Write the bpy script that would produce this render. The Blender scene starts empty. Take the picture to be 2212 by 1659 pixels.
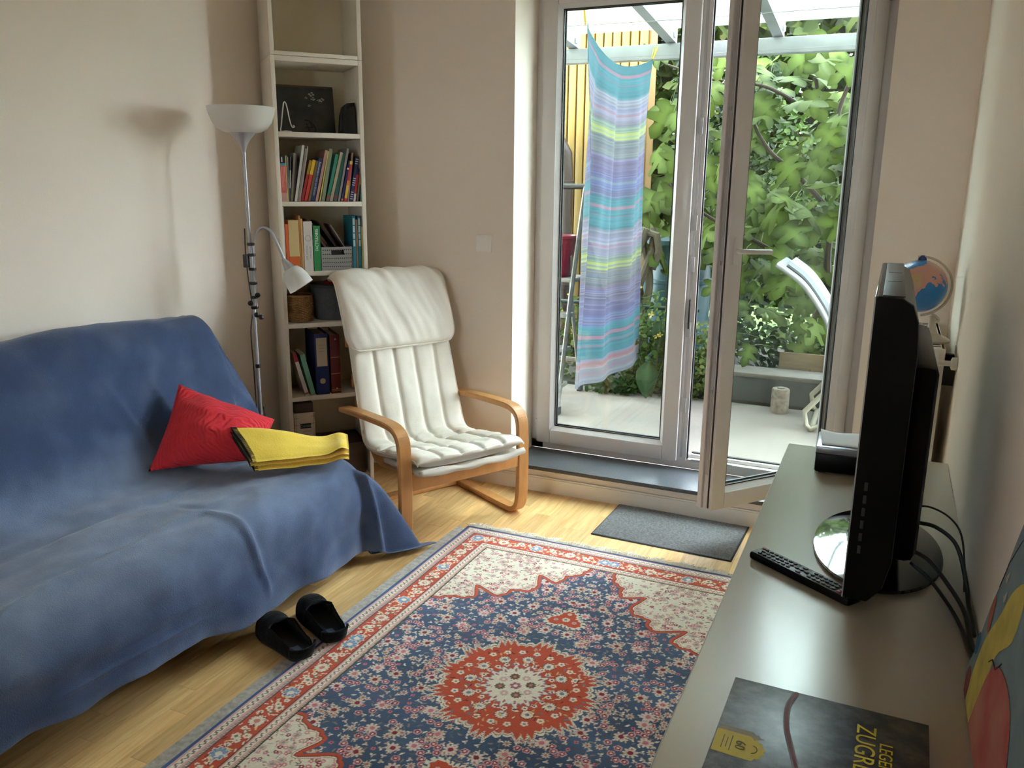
import bpy, bmesh, math, random
import numpy as np
from mathutils import Vector, Matrix, noise as mnoise
rnd = random.Random(7)
sc = bpy.context.scene
COL = sc.collection
PI = math.pi
def R(d): return math.radians(d)

# ------------------------------------------------------------------ camera
def make_camera():
    pit, rol, yaw = R(13.56), R(-0.61), R(-24.13)
    fwd = Vector((math.sin(yaw)*math.cos(pit), math.cos(yaw)*math.cos(pit), -math.sin(pit)))
    right = Vector((math.cos(yaw), -math.sin(yaw), 0))
    down = fwd.cross(right)
    c, s = math.cos(rol), math.sin(rol)
    r2 = c*right + s*down
    d2 = -s*right + c*down
    cam = bpy.data.cameras.new('camera')
    cam.sensor_width = 36.0
    cam.lens = 1805/2212*36
    cam.clip_start = 0.02
    o = bpy.data.objects.new('camera', cam)
    m = Matrix.Identity(4)
    for i in range(3):
        m[i][0] = r2[i]; m[i][1] = -d2[i]; m[i][2] = -fwd[i]
    m[0][3], m[1][3], m[2][3] = 0, 0, 1.5
    o.matrix_world = m
    COL.objects.link(o)
    sc.camera = o
make_camera()

# ------------------------------------------------------------------ sky, sun, exposure
SKY = 18.5
w = bpy.data.worlds.new('sky'); sc.world = w; w.use_nodes = True
nt = w.node_tree; nt.nodes.clear()
bg = nt.nodes.new('ShaderNodeBackground'); wo = nt.nodes.new('ShaderNodeOutputWorld')
bg.inputs['Color'].default_value = (0.82, 0.905, 1.0, 1); bg.inputs['Strength'].default_value = SKY
nt.links.new(bg.outputs[0], wo.inputs[0])
sun = bpy.data.lights.new('sun', 'SUN'); sun.energy = 20.0; sun.angle = R(3); sun.color = (1.0, 0.93, 0.80)
so = bpy.data.objects.new('sun', sun); COL.objects.link(so)
so.rotation_euler = Vector((0.35, 0.55, -1.0)).to_track_quat('-Z', 'Y').to_euler()
so.location = (-2, -4, 9)
sc.view_settings.view_transform = 'Standard'
sc.view_settings.look = 'None'
sc.view_settings.gamma = 1.0
sc.view_settings.use_curve_mapping = False
sc.view_settings.exposure = 0.66
try:
    sc.cycles.max_bounces = 10; sc.cycles.diffuse_bounces = 6; sc.cycles.transparent_max_bounces = 24
    sc.cycles.caustics_reflective = False; sc.cycles.caustics_refractive = False
    sc.cycles.sample_clamp_indirect = 8.0
    sc.cycles.use_denoising = True
except Exception:
    pass

# ------------------------------------------------------------------ helpers
def tag(o, label=None, cat=None, group=None, kind=None):
    if label: o['label'] = label
    if cat: o['category'] = cat
    if group: o['group'] = group
    if kind: o['kind'] = kind
    return o
def thing(name, label, cat, loc=(0, 0, 0), rotz=0, group=None):
    o = bpy.data.objects.new(name, None); COL.objects.link(o)
    o.empty_display_size = .05
    o.location = loc; o.rotation_euler = (0, 0, rotz)
    return tag(o, label, cat, group)
def adopt(ch, par):
    """parent while keeping the child's world placement"""
    ch.parent = par
    if par.type == 'EMPTY' or True:
        ch.matrix_parent_inverse = par.matrix_basis.inverted()
    return ch
def obj(name, me, mat=None, parent=None, world=False):
    o = bpy.data.objects.new(name, me); COL.objects.link(o)
    if mat is not None and not me.materials: me.materials.append(mat)
    if parent is not None:
        if world: adopt(o, parent)
        else: o.parent = parent
    return o
def mesh(name, verts, faces, smooth=False):
    me = bpy.data.meshes.new(name)
    me.from_pydata([tuple(v) for v in verts], [], faces)
    if smooth: me.shade_smooth()
    me.update()
    return me
class MB:
    """collects shapes into one mesh"""
    def __init__(s): s.v = []; s.f = []; s.sm = []
    def add(s, vs, fs, smooth=False):
        b = len(s.v); s.v += [tuple(v) for v in vs]
        s.f += [tuple(i+b for i in f) for f in fs]; s.sm += [smooth]*len(fs)
        return s
    def box(s, lo, hi, bev=0.0, mat4=None, seg=2):
        bm = bmesh.new(); bmesh.ops.create_cube(bm, size=1)
        d = [hi[i]-lo[i] for i in range(3)]; c = [(hi[i]+lo[i])/2 for i in range(3)]
        for v in bm.verts: v.co = Vector([v.co[i]*d[i]+c[i] for i in range(3)])
        if bev > 0:
            bmesh.ops.bevel(bm, geom=list(bm.edges), offset=min(bev, min(abs(x) for x in d)*.49), segments=seg, profile=.5, affect='EDGES')
        if mat4 is not None: bm.transform(mat4)
        s.frombm(bm, bev > 0); bm.free(); return s
    def frombm(s, bm, smooth=False):
        bm.verts.index_update()
        s.add([v.co.copy() for v in bm.verts], [[v.index for v in f.verts] for f in bm.faces], smooth)
    def tube(s, pts, r, seg=10, closed=False, caps=True, flat=None):
        pts = [Vector(p) for p in pts]; n = len(pts)
        rr = r if hasattr(r, '__len__') else [r]*n
        ring = []
        t0 = (pts[1]-pts[0]).normalized()
        up = Vector((0, 0, 1)) if abs(t0.z) < .9 else Vector((1, 0, 0))
        nx = t0.cross(up).normalized()
        vs = []; 
        for i in range(n):
            if closed: t = (pts[(i+1) % n]-pts[i-1]).normalized()
            else: t = (pts[min(i+1, n-1)]-pts[max(i-1, 0)]).normalized()
            nx = (nx - t*nx.dot(t)).normalized(); ny = t.cross(nx)
            for k in range(seg):
                a = 2*PI*k/seg
                x, y = math.cos(a)*rr[i], math.sin(a)*rr[i]
                vs.append(pts[i]+nx*x+ny*y)
        fs = []
        for i in range(n if closed else n-1):
            j = (i+1) % n
            for k in range(seg):
                l = (k+1) % seg
                fs.append((i*seg+k, i*seg+l, j*seg+l, j*seg+k))
        if caps and not closed:
            fs.append(tuple(range(seg))[::-1]); fs.append(tuple((n-1)*seg+k for k in range(seg)))
        return s.add(vs, fs, True)
    def lathe(s, prof, seg=32, c=(0, 0, 0), sx=1, sy=1, mat4=None):
        vs = []; fs = []; n = len(prof)
        for (r, z) in prof:
            for k in range(seg):
                a = 2*PI*k/seg
                p = Vector((c[0]+r*math.cos(a)*sx, c[1]+r*math.sin(a)*sy, c[2]+z))
                vs.append(mat4 @ p if mat4 is not None else p)
        for i in range(n-1):
            for k in range(seg):
                l = (k+1) % seg
                fs.append((i*seg+k, i*seg+l, (i+1)*seg+l, (i+1)*seg+k))
        if prof[0][0] > 1e-6: fs.append(tuple(range(seg))[::-1])
        if prof[-1][0] > 1e-6: fs.append(tuple((n-1)*seg+k for k in range(seg)))
        return s.add(vs, fs, True)
    def sweep(s, pts, wdt, thk, side, bev=.15):
        """ribbon of rectangular section (wdt along 'side', thk along the in-plane normal) along pts"""
        pts = [Vector(p) for p in pts]; side = Vector(side).normalized(); n = len(pts)
        vs = []; b = bev*thk
        prof = [(-.5*wdt+b, -.5*thk), (.5*wdt-b, -.5*thk), (.5*wdt, -.5*thk+b), (.5*wdt, .5*thk-b), (.5*wdt-b, .5*thk), (-.5*wdt+b, .5*thk), (-.5*wdt, .5*thk-b), (-.5*wdt, -.5*thk+b)]
        m = len(prof)
        for i in range(n):
            t = (pts[min(i+1, n-1)]-pts[max(i-1, 0)]).normalized()
            nn = side.cross(t).normalized()
            for a, c in prof: vs.append(pts[i]+side*a+nn*c)
        fs = []
        for i in range(n-1):
            for k in range(m):
                l = (k+1) % m
                fs.append((i*m+k, i*m+l, (i+1)*m+l, (i+1)*m+k))
        fs.append(tuple(range(m))[::-1]); fs.append(tuple((n-1)*m+k for k in range(m)))
        return s.add(vs, fs, False)
    def build(s, name, mat, parent=None, world=False):
        me = bpy.data.meshes.new(name); me.from_pydata(s.v, [], s.f)
        bm = bmesh.new(); bm.from_mesh(me); bmesh.ops.recalc_face_normals(bm, faces=bm.faces); bm.to_mesh(me); bm.free()
        me.polygons.foreach_set('use_smooth', s.sm)
        if any(s.sm):
            try: me.set_sharp_from_angle(angle=R(40))
            except Exception: pass
        me.update()
        return obj(name, me, mat, parent, world)
def box(name, lo, hi, mat, parent=None, bev=0.0, world=False, mat4=None):
    return MB().box(lo, hi, bev, mat4).build(name, mat, parent, world)
def tube(name, pts, r, mat, parent=None, seg=10, world=False, closed=False):
    return MB().tube(pts, r, seg, closed).build(name, mat, parent, world)
def grid_mesh(name, P, nu, nv, closed_u=False, smooth=True):
    """P: array [nu][nv] of points"""
    vs = [P[i][j] for i in range(nu) for j in range(nv)]
    fs = []
    for i in range(nu if closed_u else nu-1):
        k = (i+1) % nu
        for j in range(nv-1):
            fs.append((i*nv+j, k*nv+j, k*nv+j+1, i*nv+j+1))
    return mesh(name, vs, fs, smooth)
def spline(pts, n):
    """Catmull-Rom through pts, n samples"""
    pts = [Vector(p) for p in pts]; m = len(pts)
    d = [0]
    for i in range(1, m): d.append(d[-1]+max(1e-6, (pts[i]-pts[i-1]).length)**.5)
    out = []
    for k in range(n):
        t = d[-1]*k/(n-1)
        i = 0
        while i < m-2 and t > d[i+1]: i += 1
        p1, p2 = pts[i], pts[i+1]
        h = d[i+1]-d[i]
        m1 = (p2-pts[i-1])/(d[i+1]-d[i-1]) if i > 0 else (p2-p1)/h
        m2 = (pts[i+2]-p1)/(d[i+2]-d[i]) if i < m-2 else (p2-p1)/h
        u = (t-d[i])/h; u2 = u*u; u3 = u2*u
        out.append((2*u3-3*u2+1)*p1+(u3-2*u2+u)*h*m1+(-2*u3+3*u2)*p2+(u3-u2)*h*m2)
    return out
def copy_tree(o, parent=None):
    c = o.copy(); COL.objects.link(c); c.parent = parent
    for ch in list(o.children): copy_tree(ch, c)
    return c
def sm01(x): x = max(0., min(1., x)); return x*x*(3-2*x)

# ------------------------------------------------------------------ materials
def srgb(r, g, b):
    f = lambda c: (c/255/12.92) if c/255 <= .04045 else ((c/255+.055)/1.055)**2.4
    return (f(r), f(g), f(b))
def M(name, col, rough=.5, metal=0., spec=.5, noise=None, bump=None, sheen=0., trans=0., coat=0., stretch=(1, 1, 1), col2=None, vc=None, rand=0., bump_stretch=None):
    m = bpy.data.materials.new(name); m.use_nodes = True
    nt = m.node_tree; N = nt.nodes; L = nt.links
    b = N['Principled BSDF']; out = N['Material Output']
    b.inputs['Base Color'].default_value = (*col, 1); b.inputs['Roughness'].default_value = rough
    b.inputs['Metallic'].default_value = metal; b.inputs['Specular IOR Level'].default_value = spec
    if sheen: b.inputs['Sheen Weight'].default_value = sheen; b.inputs['Sheen Roughness'].default_value = .4
    if coat: b.inputs['Coat Weight'].default_value = coat; b.inputs['Coat Roughness'].default_value = .08
    tc = N.new('ShaderNodeTexCoord'); mp = N.new('ShaderNodeMapping'); mp.inputs['Scale'].default_value = stretch
    L.new(tc.outputs['Object'], mp.inputs['Vector'])
    csock = None
    if vc:
        at = N.new('ShaderNodeAttribute'); at.attribute_name = vc; csock = at.outputs['Color']
    if noise:
        nz = N.new('ShaderNodeTexNoise'); nz.inputs['Scale'].default_value = noise[0]; nz.inputs['Detail'].default_value = noise[2] if len(noise) > 2 else 4
        L.new(mp.outputs[0], nz.inputs['Vector'])
        mx = N.new('ShaderNodeMix'); mx.data_type = 'RGBA'
        rmp = N.new('ShaderNodeMapRange'); rmp.inputs[1].default_value = .3; rmp.inputs[2].default_value = .7
        L.new(nz.outputs['Fac'], rmp.inputs[0]); L.new(rmp.outputs[0], mx.inputs[0])
        a = noise[1]
        if vc:
            mx.blend_type = 'MULTIPLY'
            hv = N.new('ShaderNodeMix'); hv.data_type = 'RGBA'
            hv.inputs[6].default_value = (1-a, 1-a, 1-a, 1); hv.inputs[7].default_value = (1+a, 1+a, 1+a, 1)
            L.new(rmp.outputs[0], hv.inputs[0])
            mx.inputs[0].default_value = 1.0
            for l in list(mx.inputs[0].links): L.remove(l)
            L.new(csock, mx.inputs[6]); L.new(hv.outputs[2], mx.inputs[7])
        else:
            c2 = col2 if col2 else tuple(min(1, c*(1+a)) for c in col)
            c1 = col if col2 else tuple(c*(1-a) for c in col)
            mx.inputs[6].default_value = (*c1, 1); mx.inputs[7].default_value = (*c2, 1)
        csock = mx.outputs[2]
    if rand:
        oi = N.new('ShaderNodeObjectInfo')
        mr = N.new('ShaderNodeMapRange'); mr.inputs[3].default_value = 1-rand; mr.inputs[4].default_value = 1+rand
        L.new(oi.outputs['Random'], mr.inputs[0])
        mm = N.new('ShaderNodeVectorMath'); mm.operation = 'SCALE'
        if csock is not None: L.new(csock, mm.inputs[0])
        else: mm.inputs[0].default_value = col
        L.new(mr.outputs[0], mm.inputs['Scale'])
        csock = mm.outputs[0]
    if csock is not None: L.new(csock, b.inputs['Base Color'])
    if bump:
        nb = N.new('ShaderNodeTexNoise'); nb.inputs['Scale'].default_value = bump[0]; nb.inputs['Detail'].default_value = bump[2] if len(bump) > 2 else 3
        if bump_stretch:
            mp2 = N.new('ShaderNodeMapping'); mp2.inputs['Scale'].default_value = bump_stretch
            L.new(tc.outputs['Object'], mp2.inputs['Vector']); L.new(mp2.outputs[0], nb.inputs['Vector'])
        else: L.new(mp.outputs[0], nb.inputs['Vector'])
        bp = N.new('ShaderNodeBump'); bp.inputs['Strength'].default_value = bump[1]; bp.inputs['Distance'].default_value = .004
        L.new(nb.outputs['Fac'], bp.inputs['Height']); L.new(bp.outputs[0], b.inputs['Normal'])
    if trans:
        tr = N.new('ShaderNodeBsdfTranslucent'); ms = N.new('ShaderNodeMixShader'); ms.inputs[0].default_value = trans
        if csock is not None: L.new(csock, tr.inputs['Color'])
        else: tr.inputs['Color'].default_value = (*col, 1)
        L.new(b.outputs[0], ms.inputs[1]); L.new(tr.outputs[0], ms.inputs[2]); L.new(ms.outputs[0], out.inputs['Surface'])
    return m
def glass_mat(name, tint=(1, 1, 1), refl=.06, dirt=0., dirt_col=(.6, .62, .6)):
    m = bpy.data.materials.new(name); m.use_nodes = True
    nt = m.node_tree; N = nt.nodes; L = nt.links; N.clear()
    out = N.new('ShaderNodeOutputMaterial'); t = N.new('ShaderNodeBsdfTransparent'); t.inputs[0].default_value = (*tint, 1)
    g = N.new('ShaderNodeBsdfGlossy'); g.inputs['Roughness'].default_value = .02
    lw = N.new('ShaderNodeLayerWeight'); lw.inputs['Blend'].default_value = .5
    pw = N.new('ShaderNodeMath'); pw.operation = 'POWER'; pw.inputs[1].default_value = 5.0; L.new(lw.outputs['Facing'], pw.inputs[0])
    ma = N.new('ShaderNodeMath'); ma.operation = 'MULTIPLY_ADD'; ma.inputs[1].default_value = .9; ma.inputs[2].default_value = .025; L.new(pw.outputs[0], ma.inputs[0])
    mx = N.new('ShaderNodeMixShader'); L.new(ma.outputs[0], mx.inputs[0]); L.new(t.outputs[0], mx.inputs[1]); L.new(g.outputs[0], mx.inputs[2])
    last = mx.outputs[0]
    if dirt:
        d = N.new('ShaderNodeBsdfDiffuse'); d.inputs[0].default_value = (*dirt_col, 1)
        tl = N.new('ShaderNodeBsdfTranslucent'); tl.inputs[0].default_value = (*dirt_col, 1)
        dd = N.new('ShaderNodeMixShader'); dd.inputs[0].default_value = .7; L.new(d.outputs[0], dd.inputs[1]); L.new(tl.outputs[0], dd.inputs[2])
        nz = N.new('ShaderNodeTexNoise'); nz.inputs['Scale'].default_value = 3; nz.inputs['Detail'].default_value = 8
        tc = N.new('ShaderNodeTexCoord'); L.new(tc.outputs['Object'], nz.inputs['Vector'])
        mr = N.new('ShaderNodeMapRange'); mr.inputs[1].default_value = .42; mr.inputs[2].default_value = .75; mr.inputs[3].default_value = dirt*.35; mr.inputs[4].default_value = dirt
        L.new(nz.outputs['Fac'], mr.inputs[0])
        m2 = N.new('ShaderNodeMixShader'); L.new(mr.outputs[0], m2.inputs[0]); L.new(last, m2.inputs[1]); L.new(dd.outputs[0], m2.inputs[2]); last = m2.outputs[0]
    L.new(last, out.inputs['Surface'])
    return m
def set_vc(me, cols, name='Col'):
    a = me.color_attributes.new(name, 'FLOAT_COLOR', 'POINT')
    c = np.ones((len(me.vertices), 4), np.float32); c[:, :3] = cols
    a.data.foreach_set('color', c.ravel())

# ================================================================== SETTING
XL, XR, YB, YF, ZC = -2.75, .232, 3.666, -2.6, 2.62
OX0, OX1 = -1.644, -0.072           # door opening
YO = 4.03                            # outer face of the back wall
m_wall = M('wall_paint', (.90, .805, .70), .75, noise=(1.5, .02), bump=(180, .12))
m_ceil = M('ceiling_paint', (.90, .88, .84), .8)
m_wood_base = M('subfloor', (.62, .39, .165), .5)
m_white = M('white_pvc', (.68, .64, .625), .28, spec=.5)
m_whitewood = M('white_lacquer', (.80, .75, .69), .4, noise=(3, .03))
m_gasket = M('black_gasket', (.012, .012, .013), .5)
m_stone = M('granite', (.075, .082, .092), .33, noise=(260, .55, 3), bump=(300, .08))
m_metal = M('steel', (.50, .50, .51), .5, metal=.8)
m_glass = glass_mat('window_glass', (.965, .985, .97))

def struct(name, mb, mat, label=None):
    o = mb.build(name, mat); o['kind'] = 'structure'
    if label: o['label'] = label
    return o
# floor slab with loose oak strips laid on it
def plank_material():
    m = M('oak_strip', (.5, .3, .13), .30, spec=.5)
    nt = m.node_tree; N = nt.nodes; L = nt.links; b = N['Principled BSDF']
    oi = N.new('ShaderNodeObjectInfo'); tc = N.new('ShaderNodeTexCoord')
    off = N.new('ShaderNodeVectorMath'); off.operation = 'SCALE'; off.inputs['Scale'].default_value = 37.0
    cmb = N.new('ShaderNodeCombineXYZ'); 
    for k in range(3): L.new(oi.outputs['Random'], cmb.inputs[k])
    L.new(cmb.outputs[0], off.inputs[0])
    add = N.new('ShaderNodeVectorMath'); add.operation = 'ADD'; L.new(tc.outputs['Object'], add.inputs[0]); L.new(off.outputs[0], add.inputs[1])
    mp = N.new('ShaderNodeMapping'); mp.inputs['Scale'].default_value = (26, 2.2, 6); L.new(add.outputs[0], mp.inputs['Vector'])
    nz = N.new('ShaderNodeTexNoise'); nz.inputs['Scale'].default_value = 1.6; nz.inputs['Detail'].default_value = 6; nz.inputs['Distortion'].default_value = 1.3
    L.new(mp.outputs[0], nz.inputs['Vector'])
    cr = N.new('ShaderNodeValToRGB'); e = cr.color_ramp.elements
    e[0].position = .28; e[0].color = (.66, .385, .14, 1); e[1].position = .72; e[1].color = (.93, .635, .29, 1)
    L.new(nz.outputs['Fac'], cr.inputs[0])
    mr = N.new('ShaderNodeMapRange'); mr.inputs[3].default_value = .80; mr.inputs[4].default_value = 1.15; L.new(oi.outputs['Random'], mr.inputs[0])
    sc_ = N.new('ShaderNodeVectorMath'); sc_.operation = 'SCALE'; L.new(cr.outputs[0], sc_.inputs[0]); L.new(mr.outputs[0], sc_.inputs['Scale'])
    L.new(sc_.outputs[0], b.inputs['Base Color'])
    bp = N.new('ShaderNodeBump'); bp.inputs['Strength'].default_value = .06; bp.inputs['Distance'].default_value = .002
    L.new(nz.outputs['Fac'], bp.inputs['Height']); L.new(bp.outputs[0], b.inputs['Normal'])
    return m
m_plank = plank_material()
floor = struct('floor', MB().box((XL, YF, -.12), (XR, YB, -.0006)), m_wood_base, 'golden oak strip floor')
# the part of the floor that nothing in view rests on keeps plain strips in the slab's colour
PW = .066
plank_mesh = {}
def plank(x, y0, y1):
    ln = round(y1-y0, 3)
    if ln not in plank_mesh:
        mb = MB().box((-PW/2+.0005, -ln/2+.0005, -.0006), (PW/2-.0005, ln/2-.0005, .0), .0006, seg=1)
        plank_mesh[ln] = mb.build('plank', m_plank, None)
        o = plank_mesh[ln]
    else:
        o = bpy.data.objects.new('plank', plank_mesh[ln].data); COL.objects.link(o)
    o.parent = floor; o.location = (x+PW/2, (y0+y1)/2, 0); o['kind'] = 'structure'
def lay(x0, x1, ya, yb):
    n = int(round((x1-x0)/PW))
    for i in range(n):
        x = x0+i*PW
        y = ya-rnd.choice([0, .1, .2, .3]); 
        while y < yb-.01:
            ln = rnd.choice([.4, .5, .6, .7])
            y1 = min(y+ln, yb)
            if yb-y1 < .12: y1 = yb
            plank(x, round(max(y, ya), 2), y1)
            y = y1
lay(-2.37, -1.446, .95, 3.66)
lay(-1.446, -.258, 2.98, 3.66)
lay(-.258, .204, 2.7, 3.66)

struct('ceiling', MB().box((XL-.2, YF-.2, ZC), (XR+.2, YO, ZC+.2)), m_ceil)
struct('wall_left', MB().box((XL-.2, YF-.2, -.12), (XL, YO, ZC)), m_wall)
struct('wall_right', MB().box((XR, YF-.2, -.12), (XR+.2, YO, ZC)), m_wall)
# wall behind the camera, with an unseen window added to let in fill daylight
WX0, WX1, WZ0, WZ1 = -1.95, -1.25, 1.15, 2.1
struct('wall_front', MB().box((XL, YF-.2, -.12), (WX0, YF, ZC)).box((WX1, YF-.2, -.12), (XR, YF, ZC)).box((WX0, YF-.2, -.12), (WX1, YF, WZ0)).box((WX0, YF-.2, WZ1), (WX1, YF, ZC)), m_wall)
wn = thing('added_window', 'unseen window added for fill daylight in the wall behind the viewpoint', 'window', (WX0, YF-.1, WZ0)); wn['kind'] = 'structure'; del wn['category']
for (a0, a1, b0, b1) in ((WX0, WX0+.07, WZ0, WZ1), (WX1-.07, WX1, WZ0, WZ1), (WX0+.07, WX1-.07, WZ0, WZ0+.07), (WX0+.07, WX1-.07, WZ1-.07, WZ1), (-1.63, -1.57, WZ0+.07, WZ1-.07)):
    box('added_window_frame', (a0, YF-.14, b0), (a1, YF-.07, b1), m_white, wn, .004, True)
box('pane', (WX0+.07, YF-.11, WZ0+.07), (-1.64, YF-.105, WZ1-.07), m_glass, wn, 0, True); box('pane', (-1.56, YF-.11, WZ0+.07), (WX1-.07, YF-.105, WZ1-.07), m_glass, wn, 0, True)
struct('ground_added', MB().box((-14, -20, -.3), (12, YF-.2, -.12)), M('dark_ground', (.12, .12, .115), .9))  # unseen dark ground added to stop sky light from below the window
bw = MB()
bw.box((XL, YB, -.12), (OX0, YO, ZC)); bw.box((OX1, YB, -.12), (XR, YO, ZC))
bw.box((OX0, YB, 2.44), (OX1, YO, ZC)); bw.box((OX0, YB, -.12), (OX1, YO, .112))
struct('wall_back', bw, m_wall)
m_facade = M('facade', (.55, .52, .46), .9)
# unseen upper storey and roof added to keep the sun off the patio
struct('wall_upper_shade', MB().box((-6, YO-.25, ZC+.2), (3, YO, 5.6)), m_facade)
struct('wall_facade_left', MB().box((-6, YO-.05, -.12), (XL-.2, YO, ZC+.2)), m_facade)
struct('wall_facade_right', MB().box((XR+.2, YO-.05, -.12), (3, YO, ZC+.2)), m_facade)
struct('roof_shade', MB().box((-6, -3, 5.6), (3, YO+.3, 5.7)), m_facade)
# skirting and granite sill
bb = MB()
def skirt(mb, x0, x1):
    mb.box((x0, YB-.016, 0), (x1, YB, .07)); mb.box((x0, YB-.012, .07), (x1, YB, .078))
skirt(bb, -2.2, XR)
struct('baseboard_back', bb, m_whitewood, 'white skirting board below the granite sill')
struct('baseboard_left', MB().box((XL, YF, 0), (XL+.015, YB, .075)), m_whitewood)
sill = struct('trim_1', MB().box((OX0+.002, YB-.028, .114), (OX1-.002, 3.935, .134), .003), m_stone, 'dark grey granite threshold slab under the glass door')

# ------------------------------------------------------------------ door frame and leaves
FY = 3.93
frame = thing('door_1', 'white fixed frame around the double glass door', 'door', (OX0, FY, .134)); frame['kind'] = 'structure'; del frame['category']
Z0, Z1 = .134, 2.44
box('frame_post', (OX0, FY, Z0), (OX0+.07, FY+.07, Z1), m_white, frame, .004, True)
box('frame_post', (OX1-.07, FY, Z0), (OX1, FY+.07, Z1), m_white, frame, .004, True)
box('frame_head', (OX0, FY, Z1-.07), (OX1, FY+.07, Z1), m_white, frame, .004, True)
rl = MB().box((OX0, FY, Z0), (OX1, FY+.07, Z0+.05), .004).box((OX0, FY+.03, Z0+.05), (OX1, FY+.07, Z0+.068), .004)
rl.build('threshold_rail', m_white, frame, True)
box('threshold_seal', (-.80, FY+.045, Z0+.0675), (OX1-.05, FY+.062, Z0+.0745), m_gasket, frame, 0, True)
box('threshold_lip', (-.80, FY-.006, Z0+.04), (OX1-.05, FY+.002, Z0+.052), m_white, frame, .002, True)
for x in (-.79, -.66):
    box('strike_plate', (x, FY-.010, Z0+.046), (x+.07, FY+.012, Z0+.056), m_metal, frame, .002, True)

def leaf(name, label, origin, rot, width, with_stulp, handle_u=None):
    """leaf in local axes: u (x) from the hinge edge 0 to the free edge `width`, room side at y=0 looking to -y, z up"""
    t = thing(name, label, 'door', origin, rot); t['kind'] = 'structure'; del t['category']
    H = 2.21; s = .073; TH = .078
    sg = 1 if width > 0 else -1
    W = abs(width)
    X = lambda a: sg*a
    def bx(n, a0, a1, y0, y1, z0, z1, m, bev=.004, par=t):
        xs = sorted((X(a0), X(a1)))
        return box(n, (xs[0], y0, z0), (xs[1], y1, z1), m, par, bev)
    # sash members
    def member(n, lo, hi, inner):
        return bx(n, lo[0], hi[0], 0, TH, lo[1], hi[1], m_white, .006)
    member('stile', (0, 0), (s, H), 0); member('stile', (W-s, 0), (W, H), 0)
    member('rail', (s, 0), (W-s, s), 0); member('rail', (s, H-s), (W-s, H), 0)
    # sloped glazing beads
    b = .018
    def bead(p0, p1, inx, inz):
        # triangular bead between sash and glass
        v = [];
        for (a, z) in (p0, p1):
            v += [(X(a), .004, z), (X(a), .034, z), (X(a+inx), .034, z+inz), (X(a+inx), .026, z+inz)]
        f = [(0, 4, 7, 3), (3, 7, 6, 2), (2, 6, 5, 1), (1, 5, 4, 0), (0, 3, 2, 1), (4, 5, 6, 7)]
        mb = MB().add(v, f); return mb.build('glazing_bead', m_white, t)
    bead((s, s), (s, H-s), b, 0); bead((W-s, s), (W-s, H-s), -b, 0)
    bead((s, s), (W-s, s), 0, b); bead((s, H-s), (W-s, H-s), 0, -b)
    g = s+b
    k = .0045
    for yy in (.026, .0560):
        q = MB()
        for (a0, a1, z0, z1) in ((g-.003, g+k, g, H-g), (W-g-k, W-g+.003, g, H-g), (g, W-g, g-.003, g+k), (g, W-g, H-g-k, H-g+.003)):
            xs = sorted((X(a0), X(a1))); q.box((xs[0], yy, z0), (xs[1], yy+.007, z1))
        q.build('glass_seal', m_gasket, t)
    # outer beads
    q = MB()
    for (a0, a1, z0, z1) in ((s-.002, g, s, H-s), (W-g, W-s+.002, s, H-s), (s, W-s, s-.002, g), (s, W-s, H-g, H-s+.002)):
        xs = sorted((X(a0), X(a1))); q.box((xs[0], .062, z0), (xs[1], TH-.004, z1))
    q.build('outer_bead', m_white, t)
    bx('pane', g-.004, W-g+.004, .036, .040, g-.004, H-g+.004, m_glass, 0)
    bx('pane', g-.004, W-g+.004, .052, .056, g-.004, H-g+.004, m_glass, 0)
    return t, X, bx, H
WL = .745
lf, X, bx, H = leaf('door_2', 'closed white leaf of the glass door beside the striped cloth', (-1.606, 3.905, .172), 0, WL, True)
for z in (.03, 1.0, 2.05):
    h = bx('hinge', -.012, .0, .012, .03, z, z+.09, m_white, .004, lf)
# floating mullion with lock strip on the closed leaf
bx('floating_mullion', WL-.004, WL+.045, .022, .07, .0, H, m_white, .004, lf)
bx('mullion_seal', WL+.043, WL+.052, .028, .04, .0, H, m_gasket, .0, lf)
bx('lock_strip', WL+.014, WL+.026, .0185, .023, .02, H-.02, m_metal, .001, lf)
for z in (.25, .62, .93, 1.12, 1.55):
    bx('lock_keep', WL+.008, WL+.030, .014, .0225, z, z+.07, m_metal, .002, lf)
bx('lock_lever', WL+.016, WL+.024, .008, .02, .66, .80, m_gasket, .003, lf)
ang = math.atan2(-.57, -.46)
lo, X, bx, H = leaf('door_3', 'open white leaf of the glass door swung into the room', (-.108, 3.905, .172), ang+PI, -WL, False)
lk = bx('lock_faceplate', WL-.0005, WL+.0015, .03, .046, .15, H-.15, m_metal, 0, lo)
for z in (.5, 1.02, 1.6):
    bx('locking_bolt', WL+.0005, WL+.007, .034, .043, z, z+.016, m_metal, .003, lo)
q = bx('edge_seal', WL-.001, WL+.004, .014, .02, .01, H-.01, m_gasket, 0, lo)
bx('rebate', WL-.003, WL+.012, .050, .076, .0, H, m_white, .003, lo)
hz = 1.078
bx('handle_plate', WL-.055, WL-.022, -.010, .001, hz-.055, hz+.055, m_white, .005, lo)
hd = MB()
u0 = WL-.038
hd.tube([(X(u0), -.006, hz), (X(u0), -.045, hz), (X(u0-.008), -.053, hz), (X(u0-.02), -.055, hz), (X(u0-.13), -.055, hz-.004)], .0095, 12)
hd.build('handle', m_white, lo)
bx('hinge', -.004, .012, -.012, .01, .03, .12, m_white, .004, lo); bx('hinge', -.004, .012, -.012, .01, 2.05, 2.14, m_white, .004, lo)

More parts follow.
